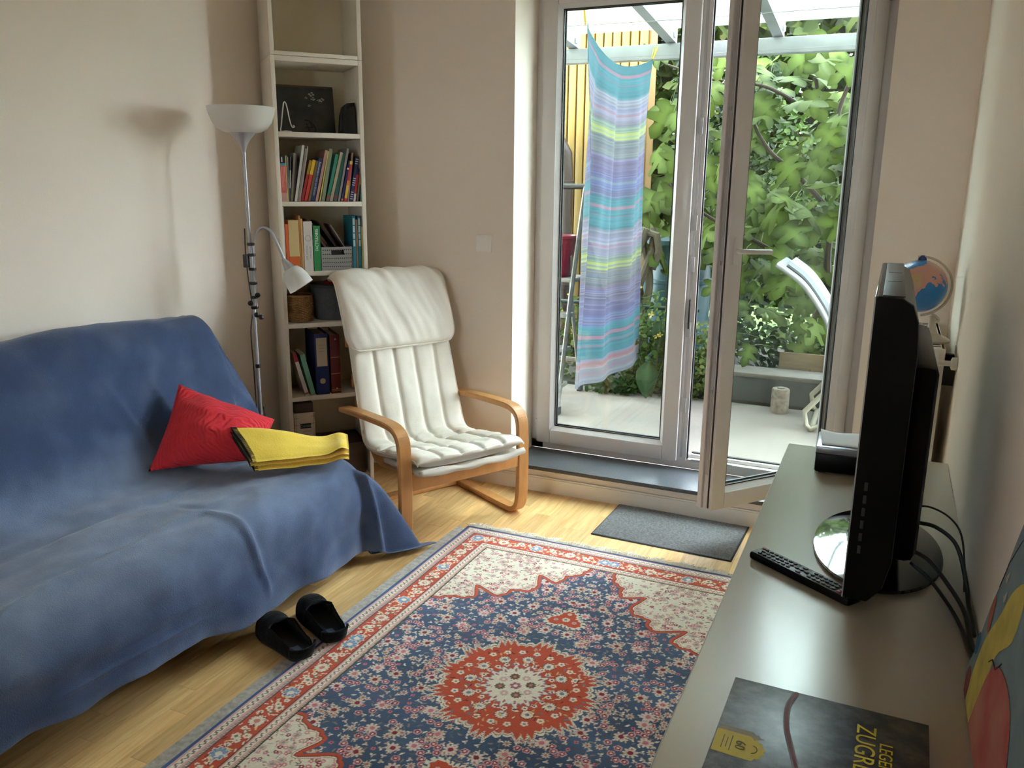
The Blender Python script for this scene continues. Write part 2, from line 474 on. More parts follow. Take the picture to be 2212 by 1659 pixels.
# light switch
m_switch = M('switch_white', (.95, .92, .88), .35)
sw = thing('light_switch', 'white square light switch on the back wall beside the door', 'switch', (-1.796, YB, 1.2125))
box('cover_frame', (-.041, -.009, -.041), (.041, 0, .041), m_switch, sw, .003)
box('rocker', (-.029, -.013, -.029), (.029, -.008, .029), m_switch, sw, .002)

# ================================================================== OUTSIDE
EX = .40      # garden surfaces are darker than they look under the bright sky
_M = M
def M(name, col, rough=.5, **k):
    if k.get('col2'): k['col2'] = tuple(c*EX for c in k['col2'])
    if not k.get('vc'): col = tuple(c*EX for c in col)
    return _M(name, col, rough, **k)
PZ = .08
m_patio = M('patio_concrete', (.36, .315, .27), .85, noise=(2.2, .16, 8), bump=(60, .25))
m_soil = M('soil', (.035, .028, .02), .95, noise=(8, .4))
m_lawn = M('lawn', (.10, .16, .035), .9, noise=(6, .4))
m_planter = M('planter_render', (.115, .125, .115), .85, noise=(7, .25, 6), bump=(40, .2))
m_cap = M('planter_cap', (.27, .245, .205), .85, noise=(12, .18, 6), bump=(60, .3))
m_galv = M('galvanised_steel', (.52, .55, .56), .5, metal=.2, noise=(9, .14))
m_roofglass = glass_mat('roof_glass', (.88, .93, .91), dirt=.24, dirt_col=(.75, .78, .76))
m_yellow = M('yellow_cladding', (.56, .36, .085), .7, noise=(14, .10, 5), stretch=(6, 1, .6))
m_yellow2 = M('yellow_groove', (.36, .19, .035), .8)
m_alu = M('ladder_aluminium', (.50, .50, .47), .45, metal=.3, noise=(30, .25, 6))
m_brown = M('brown_pipe', (.055, .028, .018), .55)
m_redpl = M('red_plastic', (.42, .012, .05), .3)
m_teal = M('teal_plastic', (.012, .11, .13), .45)
m_rope = M('twisted_bark', (.10, .085, .045), .85, noise=(30, .4), bump=(70, .5))
m_bark = M('fig_bark', (.13, .105, .06), .9, noise=(14, .4, 6), bump=(40, .5))
m_branch = M('fig_branch', (.075, .05, .026), .85, noise=(14, .4, 6))
m_stem = M('green_stem', (.10, .15, .03), .7)
m_peg = M('yellow_peg', (.80, .62, .02), .4)
m_line = M('wash_line', (.35, .38, .38), .5)
m_lsling = M('grey_sling', (.24, .26, .28), .75, noise=(200, .2))
m_ltube = M('cream_tube', (.62, .58, .44), .4)
m_woodold = M('weathered_board', (.30, .21, .11), .85, noise=(6, .25, 6), stretch=(1, 8, 8))
m_figfruit = M('green_fig', (.16, .24, .035), .5)
m_yflower = M('yellow_petal', (.75, .55, .02), .6, trans=.3)

struct('ground_patio', MB().box((-5, YO, -.3), (3, 5.56, PZ)), m_patio, 'pale concrete patio outside the door')
struct('ground_bed', MB().box((-5, 5.56, -.3), (3, 7.6, PZ+.02)), m_soil, 'dark garden bed behind the patio')
struct('ground_lawn', MB().box((-60, 7.6, -.3), (60, 120, PZ+.03)), m_lawn, 'sunny lawn behind the fig tree')
pl = thing('planter_wall', 'low grey rendered planter wall with pale concrete top', 'wall', (.3, 5.56, PZ)); pl['kind'] = 'structure'; del pl['category']
box('body', (-1.06, 5.565, PZ), (2.1, 5.62, .262), m_planter, pl, .004, True)
box('coping', (-1.06, 5.56, .262), (2.1, 5.80, .292), m_cap, pl, .006, True)
tag(box('edging_board', (-.62, 5.83, PZ), (.5, 5.855, .40), m_woodold, None, .003), 'tan wooden edging board standing behind the planter wall', 'board')
cb = thing('concrete_core', 'speckled concrete cylinder standing on the patio by the planter wall', 'block', (-.552, 5.44, PZ))
MB().lathe([(.054, 0), (.056, .01), (.055, .15), (.05, .158), (.018, .158), (.018, .11), (0, .11)], 28).build('body', M('speckled_concrete', (.36, .29, .22), .9, noise=(45, .45, 5), bump=(60, .6)), cb)
MB().lathe([(.019, .157), (.023, .157), (.023, .166), (.019, .166)], 20).build('rim', m_cap, cb)

# pergola with a glass roof
pg = thing('pergola', 'galvanised steel pergola with a glass roof over the patio', 'pergola', (-1.0, 5.5, PZ))
box('beam', (-4.6, 5.5, 2.268), (2.4, 5.58, 2.358), m_galv, pg, .004, True)
sl = math.tan(R(5.5))
RX = [-3.35, -2.70, -2.055, -1.405, -.755, -.105, .545, 1.2]
for x in RX:
    mb = MB(); w_ = .062; h_ = .095
    z0, z1 = 2.362, 2.362+(5.56-YO)*sl
    v = []
    for (y, z) in ((5.56, z0), (YO+.01, z1)):
        v += [(x-w_/2, y, z), (x+w_/2, y, z), (x+w_/2, y, z+h_), (x-w_/2, y, z+h_)]
    mb.add(v, [(0, 1, 2, 3), (4, 7, 6, 5), (0, 4, 5, 1), (1, 5, 6, 2), (2, 6, 7, 3), (3, 7, 4, 0)])
    r_ = mb.build('rafter', m_galv, pg, True)
    box('bolt', (x+w_/2, 5.46, 2.385), (x+w_/2+.014, 5.50, 2.42), m_metal, r_, .003, True)
for a, b in zip(RX[:-1], RX[1:]):
    v = []
    for (y, z) in ((5.60, 2.46), (YO+.01, 2.46+(5.6-YO-.01)*sl)):
        v += [(a+.01, y, z), (b-.01, y, z), (b-.01, y, z+.01), (a+.01, y, z+.01)]
    MB().add(v, [(0, 1, 2, 3), (4, 7, 6, 5), (0, 4, 5, 1), (1, 5, 6, 2), (2, 6, 7, 3), (3, 7, 4, 0)]).build('roof_pane', m_roofglass, pg, True)
for x in (-4.4, 2.2): box('post', (x-.04, 5.5, PZ), (x+.04, 5.58, 2.27), m_galv, pg, .004, True)

# yellow clad neighbour wall: every board on its own
yw = thing('wall_neighbour', 'yellow boarded wall of the neighbouring house', 'wall', (-3.2, 6.4, PZ)); yw['kind'] = 'structure'; del yw['category']
box('backing', (-4.7, 6.42, PZ), (-1.78, 6.6, 4.4), m_yellow2, yw, 0, True)
bo = None
for i in range(42):
    x = -1.83-i*.069
    if bo is None:
        bo = box('board', (-.029, 0, PZ), (.029, .03, 4.4), m_yellow, yw, .008, True); bo.location = (x, 6.395, 0)
        bo.matrix_parent_inverse = yw.matrix_basis.inverted()
    else:
        c = bo.copy(); COL.objects.link(c); c.location = (x, 6.395, 0)
dp = thing('downpipe', 'brown rainwater downpipe in front of the yellow boards', 'pipe', (-2.36, 6.27, PZ))
MB().tube([(-2.36, 6.27, PZ), (-2.36, 6.27, 1.55), (-2.37, 6.27, 1.72), (-2.43, 6.27, 1.82), (-2.55, 6.27, 1.88)], .048, 16).build('pipe', m_brown, dp, True)
for z in (.7, 1.5): MB().lathe([(.052, -.02), (.056, -.018), (.056, .018), (.052, .02)], 16, (-2.36, 6.27, z)).build('bracket', m_brown, dp, True)

# stepladder
ld = thing('stepladder', 'paint-splashed aluminium stepladder on the patio behind the glass', 'ladder', (-2.0, 5.0, PZ))
def rail(pts, wd=.05, th=.022, side=(1, 0, 0)): return MB().sweep(pts, th, wd, side, .25)
A = [(-1.815, 4.755, PZ+.03), (-1.80, 4.90, .80), (-1.785, 4.96, 1.12), (-1.757, 5.0, 1.48)]
rail(A).build('stile', m_alu, ld, True)
A2 = [(x-.40, y, z) for x, y, z in A]; rail(A2).build('stile', m_alu, ld, True)
B = [(-1.90, 5.41, PZ+.03), (-1.865, 5.1, .75), (-1.845, 5.0, 1.06)]
rail(B, .03, .02).build('back_leg', m_alu, ld, True); rail([(x-.30, y, z) for x, y, z in B], .03, .02).build('back_leg', m_alu, ld, True)
MB().tube([A[-1], (A[-1][0]-.4, A[-1][1], A[-1][2])], .017, 12).build('top_bar', m_gasket, ld, True)
for z in (.27, .49, .70, .915):
    t = (z-PZ)/(.8-PZ) if z < .8 else 1
    y = 4.755+.145*t+(.05 if z > .8 else 0); d = .08 if z < .9 else .22
    box('step', (-2.21, y-.02, z-.022), (-1.795, y+d, z+.004), m_alu, ld, .004, True)
box('back_brace', (-2.20, 5.33, .30), (-1.89, 5.35, .33), m_alu, ld, .003, True)
for p in (A[0], A2[0], B[0], (B[0][0]-.30, B[0][1], B[0][2])):
    box('rubber_foot', (p[0]-.016, p[1]-.03, PZ), (p[0]+.016, p[1]+.03, PZ+.05), m_gasket, ld, .006, True)
bk = thing('bucket', 'red plastic bucket on the top step of the ladder', 'bucket', (-1.945, 5.02, .919))
MB().lathe([(.0, 0), (.085, 0), (.09, .01), (.125, .24), (.135, .245), (.135, .26), (.12, .26), (.085, .02), (0, .02)], 28).build('body', m_redpl, bk)
hp = [(.132*math.cos(a), .02, .25-.10*math.sin(a)) for a in np.linspace(0, PI, 13)]
MB().tube(hp, .004, 8).build('handle', m_redpl, bk)

# washing lines, pegs, striped cloth
wl = []
for (x0, y0, x1, y1, z) in ((-4.5, 4.42, 2.3, 4.46, 2.302), (-4.5, 5.38, 2.3, 5.42, 2.272)):
    o = MB().tube([(x0, y0, z+.02), ((x0+x1)/2, (y0+y1)/2, z-.0), (x1, y1, z+.02)], .0018, 6).build('washing_line', m_line)
    wl.append(o)
tag(wl[0], 'thin washing line under the glass roof, the one nearer the house', 'line', 'washing lines'); tag(wl[1], 'thin washing line close to the steel beam', 'line', 'washing lines')
def cloth_stripes(v):
    """colour of the cloth at distance v (m) below its top edge"""
    teal = np.array((.11, .33, .40)); pink = np.array((.52, .30, .40)); vio = np.array((.27, .24, .46)); blu = np.array((.17, .24, .50))
    grn = np.array((.33, .44, .33)); grey = np.array((.30, .33, .35)); yel = np.array((.62, .66, .24)); whi = np.array((.55, .58, .62)); cor = np.array((.60, .26, .26))
    p = v % .80
    if p < .20: c = teal; 
    elif p < .36: c = vio*.5+whi*.5
    elif p < .44: c = grn
    elif p < .56: c = grey
    elif p < .68: c = vio
    elif p < .80: c = blu*.6+vio*.4
    k = int(v/.0065); h = (math.sin(k*12.9898)*43758.5453) % 1.0; h2 = (math.sin(k*78.233)*12345.678) % 1.0
    if p < .20:
        c = c*(.85+.4*h)
        if .055 < p < .075: c = pink
        if .115 < p < .122: c = pink*.7+teal*.3
    else:
        alt = [whi, pink, vio, blu, grn][int(h2*5)]
        c = c*(1-.5*h)+alt*.5*h
        c = c*(.62+.7*h2)
    if .40 < p < .418 or .432 < p < .442: c = yel
    if abs(p-.30) < .008: c = pink
    if v > 1.86: c = c*.6+whi*.25
    if abs(v-1.84) < .018: c = cor*.7+c*.3
    return c
def build_cloth():
    P0 = Vector((-1.592, 4.44, 2.325)); P1 = Vector((-1.478, 5.39, 2.255))
    nu, nv = 110, 330
    Lw = 1.96
    d = (P1-P0); d.z = 0; nrm = Vector((d.y, -d.x, 0)).normalized()
    vs = []; cols = []
    for i in range(nu):
        u = i/(nu-1)
        top = P0.lerp(P1, u); sag = .115*math.sin(PI*u)**.9
        for j in range(nv):
            v = j/(nv-1)
            s = Lw*v
            z = top.z - sag*(1-.55*v) - s + .05*u*v
            # gathers at the pegs fan out into folds further down
            f = .045*(1-math.exp(-4*v))*math.sin(u*17+1.2*math.sin(v*3))*(1-.55*v) + .02*math.sin(u*41+v*4)*v*(1-v)*2
            edge = math.exp(-((u)/.035)**2)*.05
            f += edge*(.3+v) - .03*math.sin(PI*u)
            p = Vector((top.x, top.y, z)) + nrm*f
            p += d.normalized()*(.03*math.sin(PI*v)*(.5-u) + .13*(u-.5)*v - .03*v)
            vs.append(p); cols.append(cloth_stripes(s))
    fs = []
    for i in range(nu-1):
        for j in range(nv-1): fs.append((i*nv+j, (i+1)*nv+j, (i+1)*nv+j+1, i*nv+j+1))
    me = mesh('striped_cloth', vs, fs, True); set_vc(me, np.array(cols)*EX)
    m = M('striped_cotton', (1, 1, 1), .9, vc='Col', trans=.4, noise=(300, .12))
    o = obj('striped_cloth', me, m)
    tag(o, 'long thin cotton cloth in teal, lilac and green stripes pegged to the lines', 'cloth')
    sd = o.modifiers.new('thickness', 'SOLIDIFY'); sd.thickness = .0012
build_cloth()
def peg(p, rot, label):
    t = thing('clothes_peg', label, 'peg', p, 0, 'yellow clothes pegs'); t.rotation_euler = rot
    for s_ in (-1, 1):
        MB().add([(-.005, s_*.001, -.035), (.005, s_*.001, -.035), (.005, s_*.010, .04), (-.005, s_*.010, .04), (-.005, s_*.006, -.036), (.005, s_*.006, -.036), (.005, s_*.015, .04), (-.005, s_*.015, .04)],
                 [(0, 1, 2, 3), (4, 7, 6, 5), (0, 4, 5, 1), (1, 5, 6, 2), (2, 6, 7, 3), (3, 7, 4, 0)]).build('prong', m_peg, t)
    MB().tube([(-.006, -.008, .0), (.006, -.008, 0), (.006, .008, 0), (-.006, .008, 0)], .0012, 6).build('spring', m_metal, t)
peg((-1.594, 4.44, 2.345), (0, R(-6), R(20)), 'yellow clothes peg holding the higher corner of the striped cloth')
peg((-1.474, 5.40, 2.29), (R(6), R(18), R(70)), 'yellow clothes peg holding the lower corner of the striped cloth')

# garden lounger
lg = thing('garden_lounger', 'grey padded garden lounger with cream tube legs on the patio', 'lounger', (.1, 5.3, PZ))
prof = [(-.60, 1.055), (-.54, 1.02), (-.45, .955), (-.37, .86), (-.30, .75), (-.255, .63), (-.20, .50), (-.08, .42), (.15, .40), (.45, .42), (.75, .38), (.95, .34)]
pp = spline([(x, 0, z) for x, z in prof], 60)
for (nm, off, th, y0, y1) in (('sling', 0, .022, 5.08, 5.5),):
    mb = MB()
    mb.sweep([(p.x, (y0+y1)/2, p.z) for p in pp], y1-y0, th, (0, 1, 0), .3); mb.build(nm, m_lsling, lg, True)
for y in (5.065, 5.515): MB().tube([(p.x, y, p.z-.004) for p in pp], .014, 10).build('side_rail', M('grey_tube', (.42, .44, .45), .4) if y < 5.1 else bpy.data.materials['grey_tube'], lg, True)
mb = MB(); mb.sweep([(p.x+.005, 5.29, p.z+.025) for p in pp[3:22]], .34, .05, (0, 1, 0), .4); mb.build('head_pad', m_lsling, lg, True)
for y in (5.065, 5.515):
    MB().tube([(-.21, y, .40), (-.37, y, .20), (-.355, y, .12), (-.325, y, PZ+.018), (-.22, y, .155), (-.02, y, .33)], .016, 10).build('leg', m_ltube, lg, True)
    MB().tube([(.62, y, .40), (.80, y, PZ+.018)], .016, 10).build('leg', m_ltube, lg, True)
MB().tube([(-.325, 5.065, PZ+.018), (-.325, 5.515, PZ+.018)], .016, 10).build('crossbar', m_ltube, lg, True)
MB().tube([(.80, 5.065, PZ+.018), (.80, 5.515, PZ+.018)], .016, 10).build('crossbar', m_ltube, lg, True)
tw = []
for i in range(14):
    row = []
    for j in range(8):
        u = i/13; x = -.30+.10*u; z = .80-.20*u
        row.append((x+.045+.015*math.sin(j*1.7+i), 5.12+j*.05, z+.02+.012*math.sin(i*1.3+j)))
    tw.append(row)
o = obj('towel', grid_mesh('towel', tw, 14, 8), M('pink_blue_towel', (.42, .30, .45), .9, noise=(9, 0, 2), col2=(.25, .38, .62)))
o.modifiers.new('thickness', 'SOLIDIFY').thickness = .006
tag(o, 'pink and blue towel lying on the grey garden lounger', 'towel')

# rain barrel, old twisted stem, green rail
rb = thing('rain_barrel', 'teal plastic rain barrel behind the yellow flowers', 'barrel', (-1.42, 6.12, PZ))
MB().lathe([(.0, 0), (.22, 0), (.235, .03), (.245, .35), (.25, .355), (.25, .38), (.245, .385), (.245, .72), (.25, .725), (.25, .75), (.24, .755), (.225, 1.0)], 32).build('body', m_teal, rb)
MB().lathe([(.235, .995), (.24, 1.0), (.24, 1.03), (.20, 1.06), (.0, 1.07)], 32).build('lid', m_teal, rb)
ts = thing('twisted_stem', 'gnarled twisted climber stem beside the teal barrel', 'stem', (-1.62, 5.78, PZ))
for k in range(3):
    pts = [(-1.62+.05*math.cos(t*7+k*2.1)+.05*t, 5.78+.05*math.sin(t*7+k*2.1), PZ+1.12*t) for t in np.linspace(0, 1, 40)]
    MB().tube(pts, [.034*(1-.25*i/39) for i in range(40)], 8).build('strand', m_rope, ts, True)
MB().tube([(-1.60, 5.76, 1.1), (-1.55, 5.74, 1.17), (-1.49, 5.74, 1.16), (-1.47, 5.75, 1.05), (-1.51, 5.76, .92)], [.03, .03, .028, .026, .022], 8).build('strand', m_rope, ts, True)
gr = thing('garden_rail', 'dark green metal rail above the yellow flowers', 'rail', (-1.5, 5.72, PZ))
MB().tube([(-2.3, 5.72, .66), (-1.16, 5.72, .66)], .014, 10).build('bar', M('green_paint', (.01, .04, .03), .4), gr, True)
for x in (-2.25, -1.2): MB().tube([(x, 5.72, PZ), (x, 5.72, .66)], .012, 8).build('post', bpy.data.materials['green_paint'], gr, True)

# ------------------------------------------------------------------ plants
def leaf_mat(name, c1, c2, trans=.35, vc=False, rough=.6):
    m = M(name, c1, rough, trans=trans, vc='Col' if vc else None, rand=0 if vc else .0, spec=.12)
    if not vc:
        nt = m.node_tree; N = nt.nodes; L = nt.links
        oi = N.new('ShaderNodeObjectInfo'); mx = N.new('ShaderNodeMix'); mx.data_type = 'RGBA'
        c1 = tuple(c*EX for c in c1); c2 = tuple(c*EX for c in c2)
        mx.inputs[6].default_value = (*c1, 1); mx.inputs[7].default_value = (*c2, 1)
        L.new(oi.outputs['Random'], mx.inputs[0])
        # paler veins carried by a vertex colour
        at = N.new('ShaderNodeAttribute'); at.attribute_name = 'vein'
        m2 = N.new('ShaderNodeMix'); m2.data_type = 'RGBA'; m2.inputs[7].default_value = (*[min(1, c*1.9+.02) for c in c2], 1)
        L.new(at.outputs['Fac'], m2.inputs[0]); L.new(mx.outputs[2], m2.inputs[6])
        L.new(m2.outputs[2], N['Principled BSDF'].inputs['Base Color'])
        for n in N:
            if n.type == 'BSDF_TRANSLUCENT': L.new(m2.outputs[2], n.inputs['Color'])
    return m
m_fig = leaf_mat('fig_leaf', (.030, .072, .008), (.125, .195, .022), .45)
m_fol = leaf_mat('small_foliage', (.05, .1, .02), (.08, .15, .03), .4, vc=True)
m_dock = leaf_mat('dock_leaf', (.045, .10, .035), (.06, .12, .04), .3)
HALF = [(0, 0), (.10, -.05), (.24, -.04), (.36, .06), (.42, .17), (.36, .24), (.25, .28), (.20, .32), (.33, .37), (.47, .47), (.52, .58), (.46, .67), (.35, .66), (.23, .58), (.17, .58), (.18, .70), (.20, .84), (.13, .96), (0, 1.06)]
def fig_leaf_mesh(seed):
    r = random.Random(seed)
    L_ = [(-x*(1+r.uniform(-.12, .12)), y+r.uniform(-.02, .02)) for x, y in HALF[1:-1]][::-1]
    R_ = [(x*(1+r.uniform(-.12, .12)), y+r.uniform(-.02, .02)) for x, y in HALF]
    out = R_+L_
    k1, k2, tw = r.uniform(.15, .5), r.uniform(.05, .3), r.uniform(-.2, .2)
    def Z(x, y): return -k1*x*x - k2*(y-.3)**2 + tw*x*y + .05*abs(x) + .03*math.sin(9*x+5*y)
    ctr = [(0, .12), (0, .35), (0, .6)]
    vs = [(x, y, Z(x, y)) for x, y in out]+[(x, y, Z(x, y)+.0) for x, y in ctr]
    n = len(out); fs = []
    c = lambda y: n if y < .28 else (n+1 if y < .55 else n+2)
    for i in range(n):
        j = (i+1) % n
        a, b = c(out[i][1]), c(out[j][1])
        fs.append((i, j, b) if a == b else (i, j, b, a) if True else None)
    me = mesh('leaf', vs, fs, False)
    a = me.attributes.new('vein', 'FLOAT', 'POINT')
    a.data.foreach_set('value', [.0]*n+[.75]*len(ctr))
    me.materials.append(m_fig)
    me.shade_smooth()
    return me
FIG = [fig_leaf_mesh(s) for s in range(7)]

fig = thing('fig_tree', 'large leafy fig tree growing behind the planter wall', 'tree', (-.42, 6.05, PZ))
def branch(pts, r0, r1, mat, n=24):
    ps = spline(pts, n)
    MB().tube(ps, [r0+(r1-r0)*i/(n-1) for i in range(n)], 8).build('branch', mat, fig, True)
    return ps
skel = []
skel += branch([(-.52, 6.02, PZ), (-.47, 6.05, .45), (-.36, 6.08, .75), (-.18, 6.1, 1.05), (.05, 6.15, 1.4)], .045, .03, m_bark)
skel += branch([(-.36, 6.08, .72), (-.40, 6.2, 1.1), (-.35, 6.25, 1.5), (-.52, 6.25, 1.95), (-.62, 6.2, 2.35)], .028, .012, m_branch)
skel += branch([(-.18, 6.1, 1.05), (-.3, 6.15, 1.5), (-.42, 6.2, 1.9), (-.36, 6.2, 2.2), (-.3, 6.2, 2.4)], .024, .01, m_branch)
skel += branch([(-.38, 6.2, 1.3), (-.62, 6.15, 1.55), (-.85, 6.1, 1.75), (-1.05, 6.05, 2.1), (-1.15, 6.0, 2.35)], .02, .008, m_branch)
skel += branch([(-.36, 6.08, .72), (-.65, 6.0, 1.0), (-.9, 5.95, 1.15), (-1.2, 5.9, 1.3), (-1.45, 5.85, 1.5)], .02, .008, m_branch)
skel += branch([(0., 6.15, 1.35), (-.05, 6.2, 1.8), (.05, 6.2, 2.15), (.1, 6.2, 2.4)], .022, .01, m_branch)
skel += branch([(-.62, 6.2, 2.0), (-.9, 6.15, 2.15), (-1.25, 6.05, 2.2), (-1.55, 5.95, 2.3)], .014, .006, m_branch)
skel += branch([(.05, 6.15, 1.4), (.4, 6.2, 1.7), (.8, 6.2, 2.2)], .025, .01, m_branch)
rl_ = random.Random(11)
def orient(nrm, tip):
    z = Vector(nrm).normalized(); y = Vector(tip); y = (y-z*y.dot(z)).normalized(); x = y.cross(z)
    return Matrix((x, y, z)).transposed().to_4x4()
leaves = []
tries = 0
while len(leaves) < 285 and tries < 6000:
    tries += 1
    x = rl_.uniform(-1.62, .28); z = rl_.uniform(.34, 2.40); y = rl_.uniform(5.72, 6.45)
    if x < -1.05 and (z < 1.0 or y < 5.8): 
        if rl_.random() < .8: continue
    if z < .75 and rl_.random() < .45: continue
    s_ = rl_.uniform(.15, .27)*(1.1 if z > .9 else .9)
    p = Vector((x, y, z))
    if any((p-q).length < .095 for q in leaves): continue
    leaves.append(p)
    o = bpy.data.objects.new('leaf', FIG[rl_.randrange(7)]); COL.objects.link(o)
    nrm = (rl_.uniform(-.7, .7), rl_.uniform(-1.3, -.1), rl_.uniform(.25, 1.1))
    tip = (rl_.uniform(-1, 1), rl_.uniform(-.9, -.1), rl_.uniform(-1., .25))
    m4 = Matrix.Translation(p) @ orient(nrm, tip) @ Matrix.Diagonal((s_*rl_.uniform(.85, 1.1), s_, s_, 1))
    o.matrix_basis = m4
    o.parent = fig; o.matrix_parent_inverse = fig.matrix_basis.inverted()
    # short leaf stalk towards the nearest branch
# stalks as one fine mesh
mb = MB()
for p in leaves:
    q = min(skel, key=lambda s: (s-p).length)
    dr = (q-p); ln = min(dr.length, .16)
    if ln > .01: mb.tube([p, p+dr.normalized()*ln*.5+Vector((0, 0, .01)), p+dr.normalized()*ln], .0028, 4, caps=False)
o = mb.build('leaf_stalks', m_stem, fig, True); o['kind'] = 'stuff'
for p in ((-1.02, 5.72, 1.72), (-1.07, 5.75, 1.66), (-.98, 5.74, 1.64), (-1.05, 5.74, 1.32), (-1.0, 5.76, 1.30), (-.72, 5.72, .62)):
    MB().lathe([(0, 0), (.012, .006), (.021, .022), (.019, .036), (.008, .05), (.003, .058)], 12, p).build('fig_fruit', m_figfruit, fig, True)

def foliage(name, n, sampler, size, palette, seed, mat=m_fol, parent=None, up=.5, aspect=.55):
    """n small leaves as one mesh; sampler(rng) -> points"""
    g = np.random.default_rng(seed)
    P = sampler(g, n)
    s = g.uniform(size[0], size[1], n)[:, None]
    nr = g.normal(size=(n, 3)); nr[:, 2] = np.abs(nr[:, 2])+up; nr[:, 1] -= .5; nr /= np.linalg.norm(nr, axis=1)[:, None]
    tp = g.normal(size=(n, 3)); tp[:, 2] -= .4
    tp -= nr*(tp*nr).sum(1)[:, None]; tp /= np.linalg.norm(tp, axis=1)[:, None]
    sd = np.cross(tp, nr)
    loc = np.array([(0, 0, 0), (aspect*.5, .35, .03), (aspect*.42, .7, .02), (0, 1, -.08), (-aspect*.42, .7, .02), (-aspect*.5, .35, .03)])
    V = P[:, None, :]+s[:, None]*(sd[:, None, :]*loc[None, :, 0:1]+tp[:, None, :]*loc[None, :, 1:2]+nr[:, None, :]*loc[None, :, 2:3])
    V = V.reshape(-1, 3)
    me = bpy.data.meshes.new(name)
    me.vertices.add(len(V)); me.vertices.foreach_set('co', V.astype(np.float32).ravel())
    b = np.arange(n)[:, None]*6
    F = np.stack([b+np.array([[0, 1, 2, 3]]), b+np.array([[0, 3, 4, 5]])], 1).reshape(-1)
    me.loops.add(len(F)); me.loops.foreach_set('vertex_index', F.astype(np.int32))
    me.polygons.add(2*n); me.polygons.foreach_set('loop_start', np.arange(0, 8*n, 4, dtype=np.int32))
    me.update(calc_edges=True); me.validate()
    pal = np.array(palette); t = g.random(n)[:, None]; k = g.integers(0, len(pal)-1, n)
    c = pal[k]*(1-t)+pal[k+1]*t; c = c*g.uniform(.7, 1.25, n)[:, None]
    set_vc(me, np.repeat(c*EX, 6, 0))
    o = obj(name, me, mat, parent, parent is not None)
    o['kind'] = 'stuff'
    return o
def blob(c, r):
    c = np.array(c); r = np.array(r)
    def f(g, n):
        d = g.normal(size=(n, 3)); d /= np.linalg.norm(d, axis=1)[:, None]
        q = g.random(n)**.45
        p = c+d*q[:, None]*r; p[:, 2] = np.maximum(p[:, 2], PZ+.02); return p
    return f
def slab(lo, hi, bias=None):
    lo = np.array(lo); hi = np.array(hi)
    def f(g, n): return lo+(hi-lo)*g.random((n, 3))
    return f
G_dark = [(.012, .03, .008), (.025, .055, .012), (.04, .08, .02)]
G_mid = [(.03, .075, .012), (.06, .13, .022), (.09, .17, .03)]
G_lite = [(.10, .19, .03), (.17, .27, .05), (.24, .32, .07)]
# creeper hedge and trees behind the fig
h = foliage('creeper_hedge', 2600, slab((-1.70, 6.68, .2), (-.9, 7.1, 2.5)), (.04, .085), G_dark, 3)
tag(h, 'dark creeper hedge growing next to the yellow wall', 'hedge')
h = foliage('garden_bush', 3400, slab((-1.0, 6.9, .2), (.9, 8.2, 2.2)), (.05, .10), [(.02, .05, .008), (.045, .095, .016), (.085, .15, .028)], 4)
tag(h, 'green garden bush standing behind the fig tree', 'bush')
h = foliage('garden_hedge', 14000, slab((-7, 10.0, .1), (1.2, 12.5, 3.75)), (.18, .36), [(.02, .04, .006), (.045, .075, .012), (.08, .11, .02)], 5)
tag(h, 'tall sunlit hedge closing off the garden', 'hedge')
h = foliage('undergrowth', 2600, slab((-1.0, 5.86, PZ+.02), (1.2, 6.8, .50)), (.03, .07), G_dark, 6)
tag(h, 'dark undergrowth around the foot of the fig tree', 'undergrowth')
# flowering plants at the patio edge
def flowering(name, label, c, r, n, pal, nfl, seed, size=(.025, .05)):
    t = thing(name, label, 'plant', (c[0], c[1], PZ))
    foliage('foliage', n, blob(c, r), size, pal, seed, parent=t, aspect=.8)
    g = random.Random(seed)
    mb = MB()
    for k in range(8):
        a = g.uniform(0, 2*PI); mb.tube([(c[0], c[1], PZ), (c[0]+r[0]*.7*math.cos(a), c[1]+r[1]*.7*math.sin(a), c[2]+r[2]*g.uniform(.2, .9))], .004, 5)
    mb.build('stems', m_stem, t, True)['kind'] = 'stuff'
    fm = None
    for k in range(nfl):
        a = g.uniform(-PI, 0); q = g.uniform(.5, 1.0); e = g.uniform(-.2, 1)
        p = (c[0]+r[0]*math.cos(a)*q, c[1]+r[1]*math.sin(a)*q*.8, c[2]+r[2]*(.25+.8*abs(e)))
        if fm is None:
            v = [(0, 0, 0)]; f = []
            for i in range(4):
                b = i*PI/2
                v += [(.016*math.cos(b-.5), .016*math.sin(b-.5), .004), (.022*math.cos(b), .022*math.sin(b), .006), (.016*math.cos(b+.5), .016*math.sin(b+.5), .004)]
                f.append((0, 1+3*i, 2+3*i, 3+3*i))
            fm = mesh('flower', v, f); fm.materials.append(m_yflower)
        o = bpy.data.objects.new('flower', fm); COL.objects.link(o); o.location = p
        o.rotation_euler = (R(g.uniform(30, 80)), 0, g.uniform(-.6, .6)); o.scale = [g.uniform(.8, 1.5)]*3
        o.parent = t; o.matrix_parent_inverse = t.matrix_basis.inverted()
flowering('celandine', 'bushy plant with yellow flowers in front of the teal barrel', (-1.42, 5.55, .40), (.30, .16, .40), 900, [(.05, .12, .02), (.13, .22, .035), (.2, .3, .06)], 12, 21)
flowering('celandine', 'yellow flowering plant behind the stepladder', (-1.98, 5.66, .36), (.28, .15, .38), 700, [(.05, .12, .02), (.12, .2, .035), (.17, .26, .05)], 9, 22)
flowering('leafy_shrub', 'pale green small-leaved shrub between the two door leaves', (-1.10, 5.60, .30), (.16, .14, .30), 750, [(.12, .2, .04), (.24, .33, .08), (.33, .40, .13)], 0, 23, (.02, .045))
